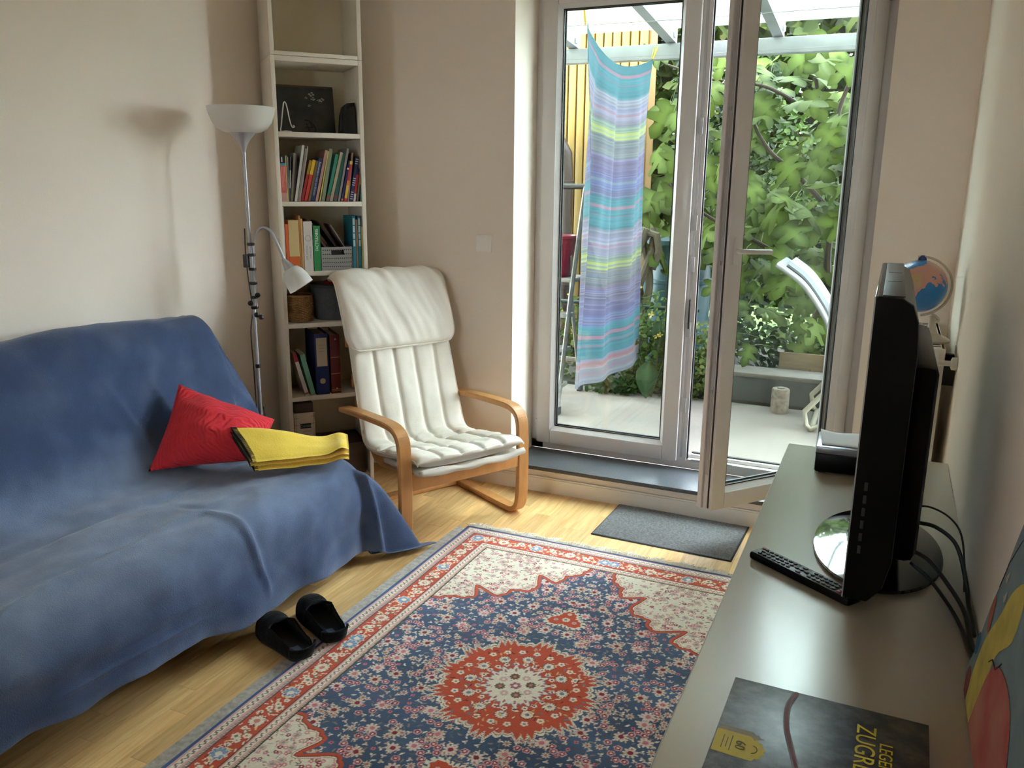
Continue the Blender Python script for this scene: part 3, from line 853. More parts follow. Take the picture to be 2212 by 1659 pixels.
flowering('ground_creeper', 'low green creeper spreading along the patio edge', (-1.68, 5.48, .12), (.22, .12, .10), 300, G_mid, 0, 24)
dk = thing('dock_plant', 'broad-leaved plant drooping onto the patio edge', 'plant', (-1.40, 5.46, PZ))
def dock_mesh():
    n = 9; vs = []; fs = []
    for i in range(n):
        t = i/(n-1); w_ = .34*math.sin(PI*min(1, t*.92+.06))**.8*(1-.25*t)
        y = t; z = .25*math.sin(t*2.2)-.35*t*t
        vs += [(-w_, y, z+.05), (-w_*.5, y, z-.0), (0, y, z-.02), (w_*.5, y, z), (w_, y, z+.05)]
    for i in range(n-1):
        for k in range(4): fs.append((i*5+k, i*5+k+1, i*5+k+6, i*5+k+5))
    me = mesh('leaf', vs, fs, True); a = me.attributes.new('vein', 'FLOAT', 'POINT'); a.data.foreach_set('value', [0, 0, .7, 0, 0]*n); me.materials.append(m_dock)
    return me
dm = dock_mesh()
for (x, y, z, tip, s_) in ((-1.41, 5.40, .33, (.05, -.35, -1), .24), (-1.30, 5.42, .42, (.6, -.4, .5), .2), (-1.50, 5.44, .40, (-.7, -.4, .3), .2), (-1.36, 5.45, .45, (.1, -.5, .9), .2)):
    o = bpy.data.objects.new('leaf', dm); COL.objects.link(o)
    o.matrix_basis = Matrix.Translation((x, y, z)) @ orient((.1, -.9, .5), tip) @ Matrix.Diagonal((s_, s_, s_, 1))
    o.parent = dk; o.matrix_parent_inverse = dk.matrix_basis.inverted()
    MB().tube([(-1.40, 5.46, PZ), ((x-1.40)/2, (y+5.46)/2, z*.6), (x, y, z)], .004, 5).build('stalk', m_stem, dk, True)

M = _M

# ================================================================== RUG
RCX, RCY, RHX, RHY = -.905, 2.07, .692, 1.032
def paint_rug():
    step = .0025
    xs = np.arange(-RHX, RHX+1e-6, step)
    ys = np.concatenate([np.arange(-RHY, -.80, .02), np.arange(-.80, RHY+1e-6, step)])
    X, Y = np.meshgrid(xs, ys)
    g = np.random.default_rng(5)
    C = np.zeros(X.shape+(3,))
    S = lambda *c: np.array(srgb(*c))
    cream = S(232, 222, 202); red = S(196, 80, 52); blue = S(70, 89, 117); dblue = S(46, 62, 96); pink = S(206, 120, 128); dred = S(140, 34, 48)
    beige = S(206, 180, 160); dark = S(74, 62, 66); olive = S(128, 122, 80); lblue = S(140, 160, 186); edge = S(58, 84, 132); lpink = S(216, 170, 160)
    D = np.minimum(RHX-np.abs(X), RHY-np.abs(Y))
    T = np.where((RHX-np.abs(X)) < (RHY-np.abs(Y)), Y, X)   # running coordinate along each side
    # field
    nz = np.zeros_like(X)
    for k in range(5):
        fx, fy, ph = g.uniform(-9, 9), g.uniform(4, 16), g.uniform(0, 6)
        nz += np.sin(X*fx+Y*fy*1.5+ph)
    nz /= 5
    C[:] = blue*(1+.28*nz[..., None])
    def mask_set(m, c): C[m] = c
    def lattice(sel, d0, w_, period, ca, cb):
        """guard band: pale ground with a small repeating key motif"""
        t = (T/period) % 1.0; q = (D-d0)/w_
        C[sel] = ca
        m = sel & (np.abs(q-.5-.28*np.sin(2*PI*t)) < .12); C[m] = cb
        m = sel & (np.abs(t-.5) < .10) & (np.abs(q-.5) < .22); C[m] = cb
    b = lambda a, c: (D >= a) & (D < c)
    mask_set(b(0, .017), edge); C[b(0, .017)] *= (1+.25*nz[b(0, .017)])[..., None]
    mask_set(b(.017, .0245), lpink); lattice(b(.0245, .044), .0245, .0195, .021, cream, S(120, 96, 96)); mask_set(b(.044, .050), lpink)
    sel = b(.050, .062); C[sel] = beige; C[sel & ((T/.006 % 1) < .45)] = S(112, 112, 130)
    mask_set(b(.062, .065), S(120, 60, 50))
    sel = b(.065, .139); C[sel] = red*(1+.14*nz[sel][..., None])
    mask_set(b(.136, .140), S(120, 60, 50)); mask_set(b(.140, .147), lpink); lattice(b(.147, .164), .147, .017, .021, cream, S(120, 96, 96)); mask_set(b(.164, .170), lpink)
    sel = b(.170, .176); C[sel] = beige; C[sel & ((T/.008 % 1) < .5)] = olive
    mask_set(b(.176, .180), S(58, 62, 54))
    fld = D >= .180
    y0i = lambda v: int(np.searchsorted(ys, v)); x0i = lambda v: int(round((v+RHX)/step))
    def win(cx, cy, r):
        a, b_ = max(0, x0i(cx-r)), min(len(xs), x0i(cx+r)+2); c, d = max(0, y0i(cy-r)), min(len(ys), y0i(cy+r)+1)
        return slice(c, d), slice(a, b_)
    def rosette(cx, cy, r, n, c_out, c_in, c_mid=None, rot=0, lim=None, outline=None, depth=.28):
        s = win(cx, cy, r*1.3); x = X[s]-cx; y = Y[s]-cy
        if x.size == 0: return
        rr = np.hypot(x, y); th = np.arctan2(y, x)+rot
        rad = r*(1-depth+depth*np.abs(np.cos(n*th/2)))
        V = C[s]; ok = np.ones_like(rr, bool) if lim is None else lim[s]
        if outline is not None: V[ok & (rr < rad+.0032)] = outline
        V[ok & (rr < rad)] = c_out
        pet = ok & (rr < rad*.92) & (np.abs(np.sin(n*th/2)) < .28) & (rr > r*.35)
        if c_mid is not None: V[pet] = c_mid
        V[ok & (rr < r*.36)] = c_in
    def leafs(cx, cy, l, a, c, wd=.3, lim=None):
        s = win(cx, cy, l); x = X[s]-cx; y = Y[s]-cy
        if x.size == 0: return
        u = x*math.cos(a)+y*math.sin(a); v = -x*math.sin(a)+y*math.cos(a)+.35*u*u/l
        m = (u/(l*.5))**2+(v/(l*.5*wd))**2 < 1
        if lim is not None: m &= lim[s]
        C[s][m] = c
    def four(f):
        for sx in (1, -1):
            for sy in (1, -1): f(sx, sy)
    # ---- border flowers
    bd = b(.066, .136)
    def border_run(length, place):
        t = .02; k = 0
        per = .30
        while t < length:
            ph = (t % per)
            for sgn in (1, -1): place(t*sgn, k)
            t += .0125; k += 1
    def put(cx, cy, k, along):
        kk = k % 24
        jit = ((k*37) % 11-5)/5*.018
        px, py = (cx+jit, cy) if along == 'y' else (cx, cy+jit)
        if kk == 0: rosette(cx, cy, .026, 9, lblue, cream, S(90, 120, 170), lim=bd, outline=cream)
        elif kk == 12: rosette(cx, cy, .025, 13, cream, S(200, 130, 110), lpink, lim=bd, outline=S(120, 60, 50))
        elif kk in (6, 18): rosette(px, py, .015, 6, cream, olive, beige, lim=bd); 
        elif kk in (7, 17, 5, 19): rosette(px, py, .011, 5, cream, S(190, 120, 100), lim=bd)
        elif kk in (8, 16): rosette(px, py, .010, 5, olive, cream, lim=bd)
        elif kk % 3 == 0: rosette(px, py+.0, .009, 4, cream, S(150, 160, 190), rot=k, lim=bd)
        elif kk not in (1, 23, 11, 13): leafs(px+.004, py, .020, k*1.3, cream if k % 2 else S(226, 196, 130), .32, lim=bd); leafs(px-.012, py+.006, .018, k*2.1, S(120, 40, 34), .22, lim=bd)
        for q in range(2):
            ax, ay = g.uniform(-.034, .034), g.uniform(-.006, .006)
            if along == 'y': leafs(cx+ax, cy+ay, .014, g.uniform(0, 6), cream, .3, lim=bd & (np.abs(X-cx) < 9) if False else bd)
            else: leafs(cx+ay, cy+ax, .014, g.uniform(0, 6), cream, .3, lim=bd)
    for sx in (1, -1): border_run(RHY-.1, lambda t, k: put(sx*(RHX-.101), t, k, 'y'))
    for sy in (1, -1): border_run(RHX-.1, lambda t, k: put(t, sy*(RHY-.101), k, 'x'))
    for sx in (1, -1):
        for sy in (1, -1): rosette(sx*(RHX-.101), sy*(RHY-.101), .026, 9, lblue, cream, S(90, 120, 170), lim=bd, outline=cream)
    # ---- spandrels
    AX, AY = np.abs(X), np.abs(Y)
    fx, fy = RHX-.18, RHY-.18
    P0, P1 = np.array((.055, fy+.004)), np.array((fx+.004, .40))
    n = 220; tt = np.linspace(0, 1, n)
    ln = np.linalg.norm(P1-P0); tg = (P1-P0)/ln; nn = np.array((tg[1], -tg[0])); nn = nn if nn.sum() < 0 else -nn
    off = .055*np.sin(PI*tt)+.030*np.abs(np.sin(5.5*PI*tt))**1.5*np.sin(PI*tt)**.5+.010*np.abs(np.sin(16*PI*tt)) - .075*np.exp(-((tt-.33)/.035)**2) - .075*np.exp(-((tt-.72)/.035)**2)
    cur = P0[None]+tg[None]*(tt*ln)[:, None]+nn[None]*off[:, None]
    poly = np.vstack([cur, [[fx+.01, .40], [fx+.01, fy+.01], [.055, fy+.01]]])
    selq = fld & (AX > .0) & (AY > .30)
    qx, qy = AX[selq], AY[selq]
    ins = np.zeros(qx.shape, bool); dist = np.full(qx.shape, 9.)
    for i in range(len(poly)):
        a, c = poly[i], poly[(i+1) % len(poly)]
        cond = ((a[1] > qy) != (c[1] > qy))
        if a[1] != c[1]: ins ^= cond & (qx < (c[0]-a[0])*(qy-a[1])/(c[1]-a[1])+a[0])
    for i in range(0, n-1, 2):
        a, c = cur[i], cur[min(i+2, n-1)]; ab = c-a; L2 = max(1e-9, ab@ab)
        t = np.clip(((qx-a[0])*ab[0]+(qy-a[1])*ab[1])/L2, 0, 1)
        dist = np.minimum(dist, np.hypot(qx-a[0]-t*ab[0], qy-a[1]-t*ab[1]))
    col = C[selq]
    col[ins] = cream*.97
    col[(~ins) & (dist < .012)] = S(196, 84, 52)
    col[dist < .0022] = S(150, 60, 44)
    col[ins & (dist > .006) & (dist < .009)] = S(190, 150, 130)
    C[selq] = col
    sp = np.zeros(X.shape, bool); sp[selq] = ins & (dist > .008)
    spo = np.zeros(X.shape, bool); spo[selq] = ins | (dist < .014)
    # ---- medallion
    TH = np.arctan2(Y, X); RR = np.hypot(X, Y*.97)
    def wob(th, k): return np.abs(((th*k/(2*PI)) % 1)-.5)*2
    lobes = np.abs(np.cos(6*TH))**.6
    r0 = .206+.034*lobes+.034*wob(TH+.05*np.sin(12*TH)+.35*(RR-.22), 48)*(.55+.45*lobes)
    med = RR < r0
    C[med] = cream*.96
    C[RR < r0-.0085] = S(150, 92, 76)
    C[RR < r0-.0115] = cream*.9
    C[RR < r0-.018] = red
    mred = RR < r0-.02
    wr = .088+.008*np.cos(16*TH)+.006*np.cos(32*TH)
    def in_med(): 
        for k in range(12):
            a = k*PI/6+.13
            rosette(.145*math.cos(a), .145*math.sin(a), .0195, 12, cream, S(120, 130, 160), beige, lim=mred, outline=S(120, 44, 36))
        for k in range(24):
            a = k*PI/12+.03
            rosette(.185*math.cos(a), .185*math.sin(a), .012, 5, cream, S(190, 120, 100) if k % 2 else S(120, 130, 160), lim=mred)
            rosette(.115*math.cos(a+.1), .115*math.sin(a+.1), .010, 5, cream, dred, lim=mred)
        for k in range(240):
            r_, a = g.uniform(.10, .235), g.uniform(0, 2*PI)
            leafs(r_*math.cos(a), r_*math.sin(a), g.uniform(.010, .020), g.uniform(0, 6), [cream, beige, S(120, 40, 34), S(110, 120, 150), S(214, 180, 120)][k % 5], .32, lim=mred)
    in_med()
    C[RR < wr+.009] = S(128, 128, 150); C[RR < wr+.005] = S(226, 216, 204); C[RR < wr] = cream
    for k in range(16):
        a = k*PI/8; leafs(.083*math.cos(a), .083*math.sin(a), .018, a, S(176, 108, 110), .4)
    cw = RR < .08
    for k in range(4):
        a = k*PI/2+.45
        rosette(.047*math.cos(a), .047*math.sin(a), .017, 9, S(116, 96, 62), pink, S(90, 76, 50), lim=cw)
        rosette(.05*math.cos(a+.78), .05*math.sin(a+.78), .014, 8, S(212, 170, 164), cream, lim=cw)
        for q in range(5): leafs(.02*(q+1)*math.cos(a+.2), .013*(q+1)*math.sin(a+.2), .010, a+.9, S(120, 110, 110), .2, lim=cw)
    rosette(0, 0, .018, 6, S(176, 110, 118), cream, S(150, 80, 90))
    # ---- pendants
    pend = np.zeros(X.shape, bool)
    for sy in (1, -1):
        x = X; y = (Y-sy*.435)*sy
        th = np.arctan2(y, x); rr = np.hypot(x/1.15, y)
        rp = .040*(1+.30*np.cos(3*(th-PI/2))+.06*np.cos(18*th))+.006
        C[rr < rp+.016] = np.where((wob(th, 22)[rr < rp+.016] > .35)[:, None], cream*.95, C[rr < rp+.016]); pend |= rr < rp+.018
        C[rr < rp+.006] = cream*.93; C[rr < rp] = red; inn = rr < rp-.004
        rosette(0, sy*.435, .015, 9, cream, S(120, 130, 150), beige, lim=inn); rosette(.034, sy*.425, .009, 5, lpink, S(120, 130, 170), lim=inn); rosette(-.034, sy*.425, .009, 5, lpink, S(120, 130, 170), lim=inn); rosette(0, sy*.475, .008, 5, cream, red, lim=inn)
        leafs(0, sy*.345, .03, PI/2, beige, .5)
    # ---- field flowers (mirrored like the woven original)
    busy = spo | (RR < r0+.004) | pend | ~fld
    free = ~busy
    def isfree(x, y):
        i, j = min(len(ys)-1, y0i(y)), min(len(xs)-1, max(0, x0i(x))); return free[i, j]
    pts = []
    for k in range(9000):
        x, y = g.uniform(0, fx), g.uniform(0, fy)
        if not isfree(x, y): continue
        if all((x-a)**2+(y-c)**2 > .019**2 for a, c, _ in pts): pts.append((x, y, k))
        if len(pts) > 900: break
    occ = []
    for (x, y, k) in pts:
        kind = g.random(); rot = g.uniform(0, 6)
        near = min([np.hypot(x-a, y-c) for a, c in occ] or [9])
        for sx in (1, -1):
            for sy in (1, -1):
                px, py = sx*x, sy*y
                if kind < .17 and near > .055:
                    rosette(px, py, .023, 9, beige if k % 2 else S(222, 196, 186), dred if k % 3 else pink, cream, rot*sx*sy, lim=free, depth=.42)
                elif kind < .26: rosette(px, py, .0098, 5, dred, cream, S(216, 130, 140), rot, lim=free, outline=S(214, 170, 170))
                elif kind < .32: rosette(px, py, .0075, 4, pink, dred, None, rot, lim=free)
                elif kind < .66:
                    for q in range(3): leafs(px+.0045*math.cos(rot+q*2.1), py+.0045*math.sin(rot+q*2.1), .0095, rot+q*2.1, beige if q else cream, .62, lim=free)
                elif kind < .80: rosette(px, py, .0135, 8, beige, S(176, 110, 100), cream, rot, lim=free, depth=.5)
                else:
                    leafs(px, py, .017, rot*sx*sy, [S(92, 104, 92), S(150, 128, 110), cream, S(110, 78, 76)][k % 4], .34, lim=free)
        if kind < .17 and near > .055: occ.append((x, y))
    for k in range(1500):
        x, y = g.uniform(-fx, fx), g.uniform(-.8, fy)
        if isfree(x, y): leafs(x, y, g.uniform(.006, .012), g.uniform(0, 6), [S(150, 128, 110), cream*.8, S(70, 84, 90), S(90, 70, 80), S(104, 110, 90)][k % 5], .34, lim=free)
    # spandrel flowers
    for k in range(1100):
        x, y = g.uniform(0, fx), g.uniform(.3, fy)
        rot = g.uniform(0, 6); kind = g.random(); rr_ = g.uniform(.006, .0095)
        for sx in (1, -1):
            for sy in (1, -1):
                if kind < .28: rosette(sx*x, sy*y, rr_, 5, [pink, dred, S(204, 150, 146)][k % 3], cream, None, rot, lim=sp)
                elif kind < .36: rosette(sx*x, sy*y, .014, 9, S(214, 184, 170), S(150, 150, 140), S(196, 150, 140), rot, lim=sp)
                elif kind < .7: leafs(sx*x, sy*y, .016, rot*sx*sy, [olive, S(120, 96, 96), S(190, 130, 130), S(150, 150, 170)][k % 4], .2, lim=sp)
                else: leafs(sx*x, sy*y, .011, rot*sx*sy, [S(200, 120, 120), S(110, 110, 80)][k % 2], .4, lim=sp)
    # wear
    C *= (1+.10*nz+.06*g.normal(size=X.shape))[..., None]
    # mesh
    zz = .010+.0016*np.sin(X*6+Y*3)+.0012*np.sin(Y*11)-.006*np.clip((.006-D)/.006, 0, 1)
    V = np.stack([X+RCX, Y+RCY, zz], -1).reshape(-1, 3)
    ny, nx = X.shape
    idx = np.arange(ny*nx).reshape(ny, nx)
    F = np.stack([idx[:-1, :-1], idx[:-1, 1:], idx[1:, 1:], idx[1:, :-1]], -1).reshape(-1)
    me = bpy.data.meshes.new('pile')
    me.vertices.add(len(V)); me.vertices.foreach_set('co', V.astype(np.float32).ravel())
    me.loops.add(len(F)); me.loops.foreach_set('vertex_index', F.astype(np.int32))
    nf = (ny-1)*(nx-1); me.polygons.add(nf); me.polygons.foreach_set('loop_start', np.arange(0, 4*nf, 4, dtype=np.int32))
    me.polygons.foreach_set('use_smooth', np.ones(nf, bool))
    me.update(calc_edges=True)
    set_vc(me, np.clip(C, 0, 1).reshape(-1, 3))
    return me
rug = thing('oriental_rug', 'blue and rust floral oriental rug with a medallion in the middle of the floor', 'rug', (RCX, RCY, 0))
m_rug = M('wool_pile', (1, 1, 1), .92, vc='Col', sheen=.25, spec=.15, bump=(420, .35), noise=(500, .06))
obj('pile', paint_rug(), m_rug, rug, True)
box('backing', (RCX-RHX+.002, RCY-RHY+.002, .0035), (RCX+RHX-.002, RCY+RHY-.002, .0068), M('rug_backing', (.05, .08, .17), .95), rug, 0, True)
m_fringe = M('cotton_fringe', (.66, .62, .54), .95)
mb = MB(); g_ = random.Random(3)
for k in range(760):
    x = RCX-RHX+.004+(2*RHX-.008)*k/759
    l = g_.uniform(.022, .05)*(.8+.5*math.sin(k*.05)**2); dx = g_.uniform(-.02, .02); z1 = g_.uniform(.001, .006)
    y0 = RCY+RHY-.003
    mb.tube([(x, y0, .0085), (x+dx*.3, y0+l*.4, .009+g_.uniform(0, .006)), (x+dx+g_.uniform(-.006, .006), y0+l, z1+.0012)], [.0013, .0013, .0009], 4, caps=False)
mb.build('fringe', m_fringe, rug, True)['kind'] = 'stuff'
tag(box('rug_underlay', (RCX-RHX-.045, RCY-RHY-.02, .0005), (RCX+RHX-.03, RCY+RHY-.02, .0032), M('felt_underlay', (.47, .44, .385), .98, noise=(60, .26, 6), bump=(90, .6)), None, .001), 'grey felt underlay showing along the edge of the rug', 'underlay')

# ribbed door mat
def doormat():
    nx, ny = 2, 37*4+1
    W_, H_ = .60, .385
    vs = []; fs = []
    for j in range(ny):
        y = -H_/2+H_*j/(ny-1); z = .0045+.0026*math.sin(2*PI*j/4+.4)
        for i in range(13): vs.append((-W_/2+W_*i/12, y, z))
    for j in range(ny-1):
        for i in range(12): fs.append((j*13+i, j*13+i+1, (j+1)*13+i+1, (j+1)*13+i))
    b = len(vs)
    t = thing('door_mat', 'grey ribbed door mat lying in front of the glass door', 'mat', (-.764, 3.452, 0), R(-1.6))
    me = mesh('ribbed_top', vs, fs, True)
    set_vc(me, np.array([[.23, .23, .235] if (j % 4) in (0, 1) else [.07, .07, .072] for j in range(ny) for i in range(13)]))
    obj('ribbed_top', me, M('mat_fibre', (1, 1, 1), .95, noise=(120, .30, 8), vc='Col'), t)
    box('rubber_edge', (-W_/2-.006, -H_/2-.006, .0004), (W_/2+.006, H_/2+.006, .0035), M('mat_rubber', (.03, .03, .032), .8), t, .0015)
doormat()

# ================================================================== SOFA AND THROW
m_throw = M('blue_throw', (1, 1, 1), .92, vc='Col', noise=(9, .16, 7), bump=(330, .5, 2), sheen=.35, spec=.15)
m_mattress = M('mattress_ticking', (.30, .28, .26), .9)
m_sofaframe = M('sofa_frame_steel', (.02, .02, .022), .5)
YE = 2.60                      # end of the sofa near the bookcase
Y0S = .35
sofa = thing('sofa', 'fold-out sofa hidden under the blue throw', 'sofa', (-2.2, 1.5, 0))
box('seat_mattress', (-2.52, Y0S, .20), (-1.855, YE-.02, .385), m_mattress, sofa, .06, True)
bkm = Matrix.Translation((-2.585, (Y0S+YE)/2, .64)) @ Matrix.Rotation(R(-16), 4, 'Y')
box('back_mattress', (-.05, -(YE-Y0S)/2+.02, -.27), (.05, (YE-Y0S)/2-.02, .255), m_mattress, sofa, .04, True, bkm)
box('base_frame', (-2.56, Y0S+.05, .13), (-1.90, YE-.06, .20), m_sofaframe, sofa, .01, True)
for x in (-2.48, -1.98):
    for y in (Y0S+.2, YE-.2): MB().tube([(x, y, 0), (x, y, .135)], .02, 12).build('leg', m_sofaframe, sofa, True)

def hem(y):      # height of the hem along the front
    return .175-.115*sm01((y-1.0)/1.4)+.008*math.sin(y*9)+.005*math.sin(y*23)
def build_throw():
    prof = [(-2.722, .62), (-2.718, .85), (-2.705, .935), (-2.668, .972), (-2.61, .968), (-2.566, .925), (-2.53, .82), (-2.48, .65), (-2.437, .525), (-2.385, .452), (-2.30, .424), (-2.15, .422), (-2.0, .430), (-1.91, .422), (-1.855, .392), (-1.822, .335), (-1.806, .25)]
    top = spline([(x, 0, z) for x, z in prof], 120)
    # front hang is added separately so that it can follow the hem
    NF = 26; NE = 34
    ny = 190
    ys = [Y0S+(YE-Y0S)*(i/(ny-1)) for i in range(ny)]
    front_i = max(i for i, p in enumerate(top) if p.z > .39 and p.x > -2.0)     # where the front edge starts to fall
    drop_end = .40
    rows = []
    def wr(p, k=1.0):
        q = Vector(p)
        a = mnoise.noise(Vector((q.x*2.2, q.y*1.6, q.z*2.4)))*.016 + mnoise.noise(Vector((q.x*7+3, q.y*5+q.z*4, q.z*6)))*.009 + mnoise.noise(Vector((q.x*19, q.y*14+q.x*12, q.z*15)))*.0042
        return a*k
    def crease(y, v):
        """a few long pulled creases on the seat"""
        d = 0
        for (ya, va, yb, vb, am, wd) in ((1.05, .66, 1.95, .60, .012, .02), (1.95, .60, 2.02, .93, .010, .018), (1.25, .78, 1.9, .70, .008, .025), (.9, .75, 1.7, .80, .008, .02), (2.25, .32, 2.45, .55, .010, .02), (2.05, .30, 2.28, .52, .007, .02), (1.5, .45, 2.1, .56, .006, .03), (1.2, .86, 1.75, .90, .006, .015)):
            ay, av = ya, va; by, bv = yb-ya, (vb-va)
            l2 = by*by+bv*bv
            t = max(0, min(1, ((y-ay)*by+(v-av)*bv)/l2))
            dd = math.hypot(y-ay-t*by, v-av-t*bv)
            d += 1.5*am*math.exp(-(dd/(wd*.75))**2)*math.sin(PI*max(.02, min(.98, t)))**.5
        return d
    n0 = len(top)
    def column(y):
        pts = []
        lift = -.045*sm01((y-2.25)/.4)*1.0
        for i, p in enumerate(top):
            v = i/(n0-1)
            z = p.z
            if v < .42: z += (-.035*sm01((y-2.0)/.6)+.01*math.sin(y*3))*(1-sm01((v-.25)/.2))
            pts.append((Vector((p.x, y, z)), v*.8))
        zl = top[-1].z; h = hem(y)
        for k in range(1, NF+1):
            t = k/NF
            x = top[-1].x+.012*math.sin(y*11+2*math.sin(y*3))*t+.006*math.sin(y*31)*t*t+.012*t
            pts.append((Vector((x, y, zl+(h-zl)*t)), .8+.2*t))
        return pts
    cols = [column(y) for y in ys]
    base = cols[-1]
    P = []
    for ci, c in enumerate(cols):
        row = []
        for j, (p, v) in enumerate(c):
            # normal from the profile
            a = c[max(j-1, 0)][0]; b = c[min(j+1, len(c)-1)][0]
            t = (b-a); n = Vector((-t.z, 0, t.x)).normalized(); n = -n if n.z < -.2 or n.x < -.5 else n
            if n.x < 0 and v > .25: n = -n
            d = wr(p)+crease(p.y, v)
            row.append(p+n*d*(1 if v > .06 else 0))
        P.append(row)
    # the end that hangs over the side of the sofa
    edge = P[-1]
    j0 = front_i
    ext = []
    for k in range(1, NE+1):
        bk = .42*k/NE
        row = []
        for j, p in enumerate(edge):
            v = base[j][1]
            a = 0.0
            if j > j0: a = sum((base[q+1][0]-base[q][0]).length for q in range(j0, j))
            if a <= 1e-6:
                r = .05
                if bk < r*PI/2: q = Vector((0, r*math.sin(bk/r), -r*(1-math.cos(bk/r))))
                else: q = Vector((0, r+.02*math.sin(p.x*14)*(bk/.42)+.03*(bk/.42), -r-(bk-r*PI/2)))
                z = p.z+q.z
                fl = .015+.008*math.sin(p.x*9)
                if v > .35 and z < .07+.03*math.sin(p.x*8+1): z = .07+.03*math.sin(p.x*8+1)
                if v < .35:
                    z = p.z+q.z*(1.0); y = p.y+q.y+.12*sm01((.93-z)/.5)*sm01(bk/.2)
                    row.append(Vector((p.x+.05*sm01(bk/.42), y, z))); continue
                row.append(Vector((p.x, p.y+q.y, max(z, fl))))
            else:
                rho = math.hypot(a, bk); phi = math.atan2(bk, a)
                beta = R(22)*math.sin(2*phi)**2*(1+.55*math.cos(6*phi))
                cx, cy, cz = edge[j0].x+.04, YE+.01, edge[j0].z
                rad = rho*math.sin(beta)+.045*(1-math.exp(-rho/.06))
                z = cz-rho*math.cos(beta)*(1.0)
                hl = max(.012, hem(YE)*math.cos(phi)**2)
                if z < hl:
                    rad += (hl-z)*.15; z = hl+.004*math.sin(phi*9)
                row.append(Vector((cx+rad*math.cos(phi)+.0, cy+rad*math.sin(phi), z)))
        ext.append(row)
    P += ext
    nu, nv = len(P), len(P[0])
    me = grid_mesh('throw', P, nu, nv)
    # seat painted paler for light from above, mixed with mottled, worn fading
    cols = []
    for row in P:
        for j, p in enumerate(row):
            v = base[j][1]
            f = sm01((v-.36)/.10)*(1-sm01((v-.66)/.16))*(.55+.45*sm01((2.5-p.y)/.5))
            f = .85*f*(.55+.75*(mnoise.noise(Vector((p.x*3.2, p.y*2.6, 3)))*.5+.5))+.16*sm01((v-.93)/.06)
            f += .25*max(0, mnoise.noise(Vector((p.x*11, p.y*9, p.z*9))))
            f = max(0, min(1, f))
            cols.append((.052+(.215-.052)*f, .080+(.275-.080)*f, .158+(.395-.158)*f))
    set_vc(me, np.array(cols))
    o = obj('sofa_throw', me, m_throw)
    s_ = o.modifiers.new('smooth', 'SMOOTH'); s_.factor = .5; s_.iterations = 1
    sd = o.modifiers.new('thickness', 'SOLIDIFY'); sd.thickness = .003; sd.offset = 1
    tag(o, 'faded blue cotton throw draped over the whole sofa', 'throw')
build_throw()

# ------------------------------------------------------------------ red cushion: soft square with four free corners
def pillow(name, A, B, C_, D_, th, mat, n=36, pw=.62, wrinkle=.004, seed=0):
    """A,B,C,D corners in order; returns closed soft body"""
    A, B, C_, D_ = map(Vector, (A, B, C_, D_))
    nrm = ((C_-A).cross(D_-B)).normalized()
    rows = []
    def pt(u, v, s):
        # edges bow inwards a little
        bu = u+.035*math.sin(2*PI*u)*0; 
        e = .05
        uu = .5+(u-.5)*(1-e*math.sin(PI*v)); vv = .5+(v-.5)*(1-e*math.sin(PI*u))
        p = A*(1-uu)*(1-vv)+B*uu*(1-vv)+C_*uu*vv+D_*(1-uu)*vv
        h = (max(0, math.sin(PI*u))*max(0, math.sin(PI*v)))**pw*th/2
        w_ = wrinkle*(mnoise.noise(Vector((u*5+seed, v*5, s)))+.6*mnoise.noise(Vector((u*11+seed, v*11, s*2))))*min(1, h/(th*.2))
        return p+nrm*(s*h+w_)
    vs = []; fs = []
    for s in (1, -1):
        b = len(vs)
        for i in range(n+1):
            for j in range(n+1): vs.append(pt(i/n, j/n, s))
        for i in range(n):
            for j in range(n):
                q = (b+i*(n+1)+j, b+(i+1)*(n+1)+j, b+(i+1)*(n+1)+j+1, b+i*(n+1)+j+1)
                fs.append(q if s > 0 else q[::-1])
    me = bpy.data.meshes.new(name); me.from_pydata(vs, [], fs)
    bm = bmesh.new(); bm.from_mesh(me); bmesh.ops.remove_doubles(bm, verts=bm.verts, dist=.0002); bmesh.ops.recalc_face_normals(bm, faces=bm.faces); bm.to_mesh(me); bm.free()
    me.shade_smooth()
    return me, pt
m_red = M('red_corduroy', (.72, .042, .058), .9, bump=(1, 0), sheen=.05, spec=.12)
# fine cord texture
nt_ = m_red.node_tree; wv = nt_.nodes.new('ShaderNodeTexWave'); wv.inputs['Scale'].default_value = 42; wv.inputs['Distortion'].default_value = 1.2; wv.inputs['Detail'].default_value = 2
mp_ = nt_.nodes.new('ShaderNodeMapping'); mp_.inputs['Rotation'].default_value = (.5, .3, .5); tc_ = nt_.nodes.new('ShaderNodeTexCoord')
nt_.links.new(tc_.outputs['Object'], mp_.inputs[0]); nt_.links.new(mp_.outputs[0], wv.inputs[0])
bp_ = [n for n in nt_.nodes if n.type == 'BUMP'][0]; bp_.inputs['Strength'].default_value = .9; bp_.inputs['Distance'].default_value = .004
nt_.links.new(wv.outputs['Fac'], bp_.inputs['Height'])
cA, cB, cC, cD = (-2.44, 2.32, .735), (-2.385, 2.09, .462), (-2.10, 2.38, .462), (-2.20, 2.57, .56)
me, _ = pillow('red_cushion', cA, cB, cC, cD, .17, m_red, wrinkle=.010, seed=2)
tag(obj('red_cushion', me, m_red), 'red corded cushion leaning against the sofa back', 'cushion')

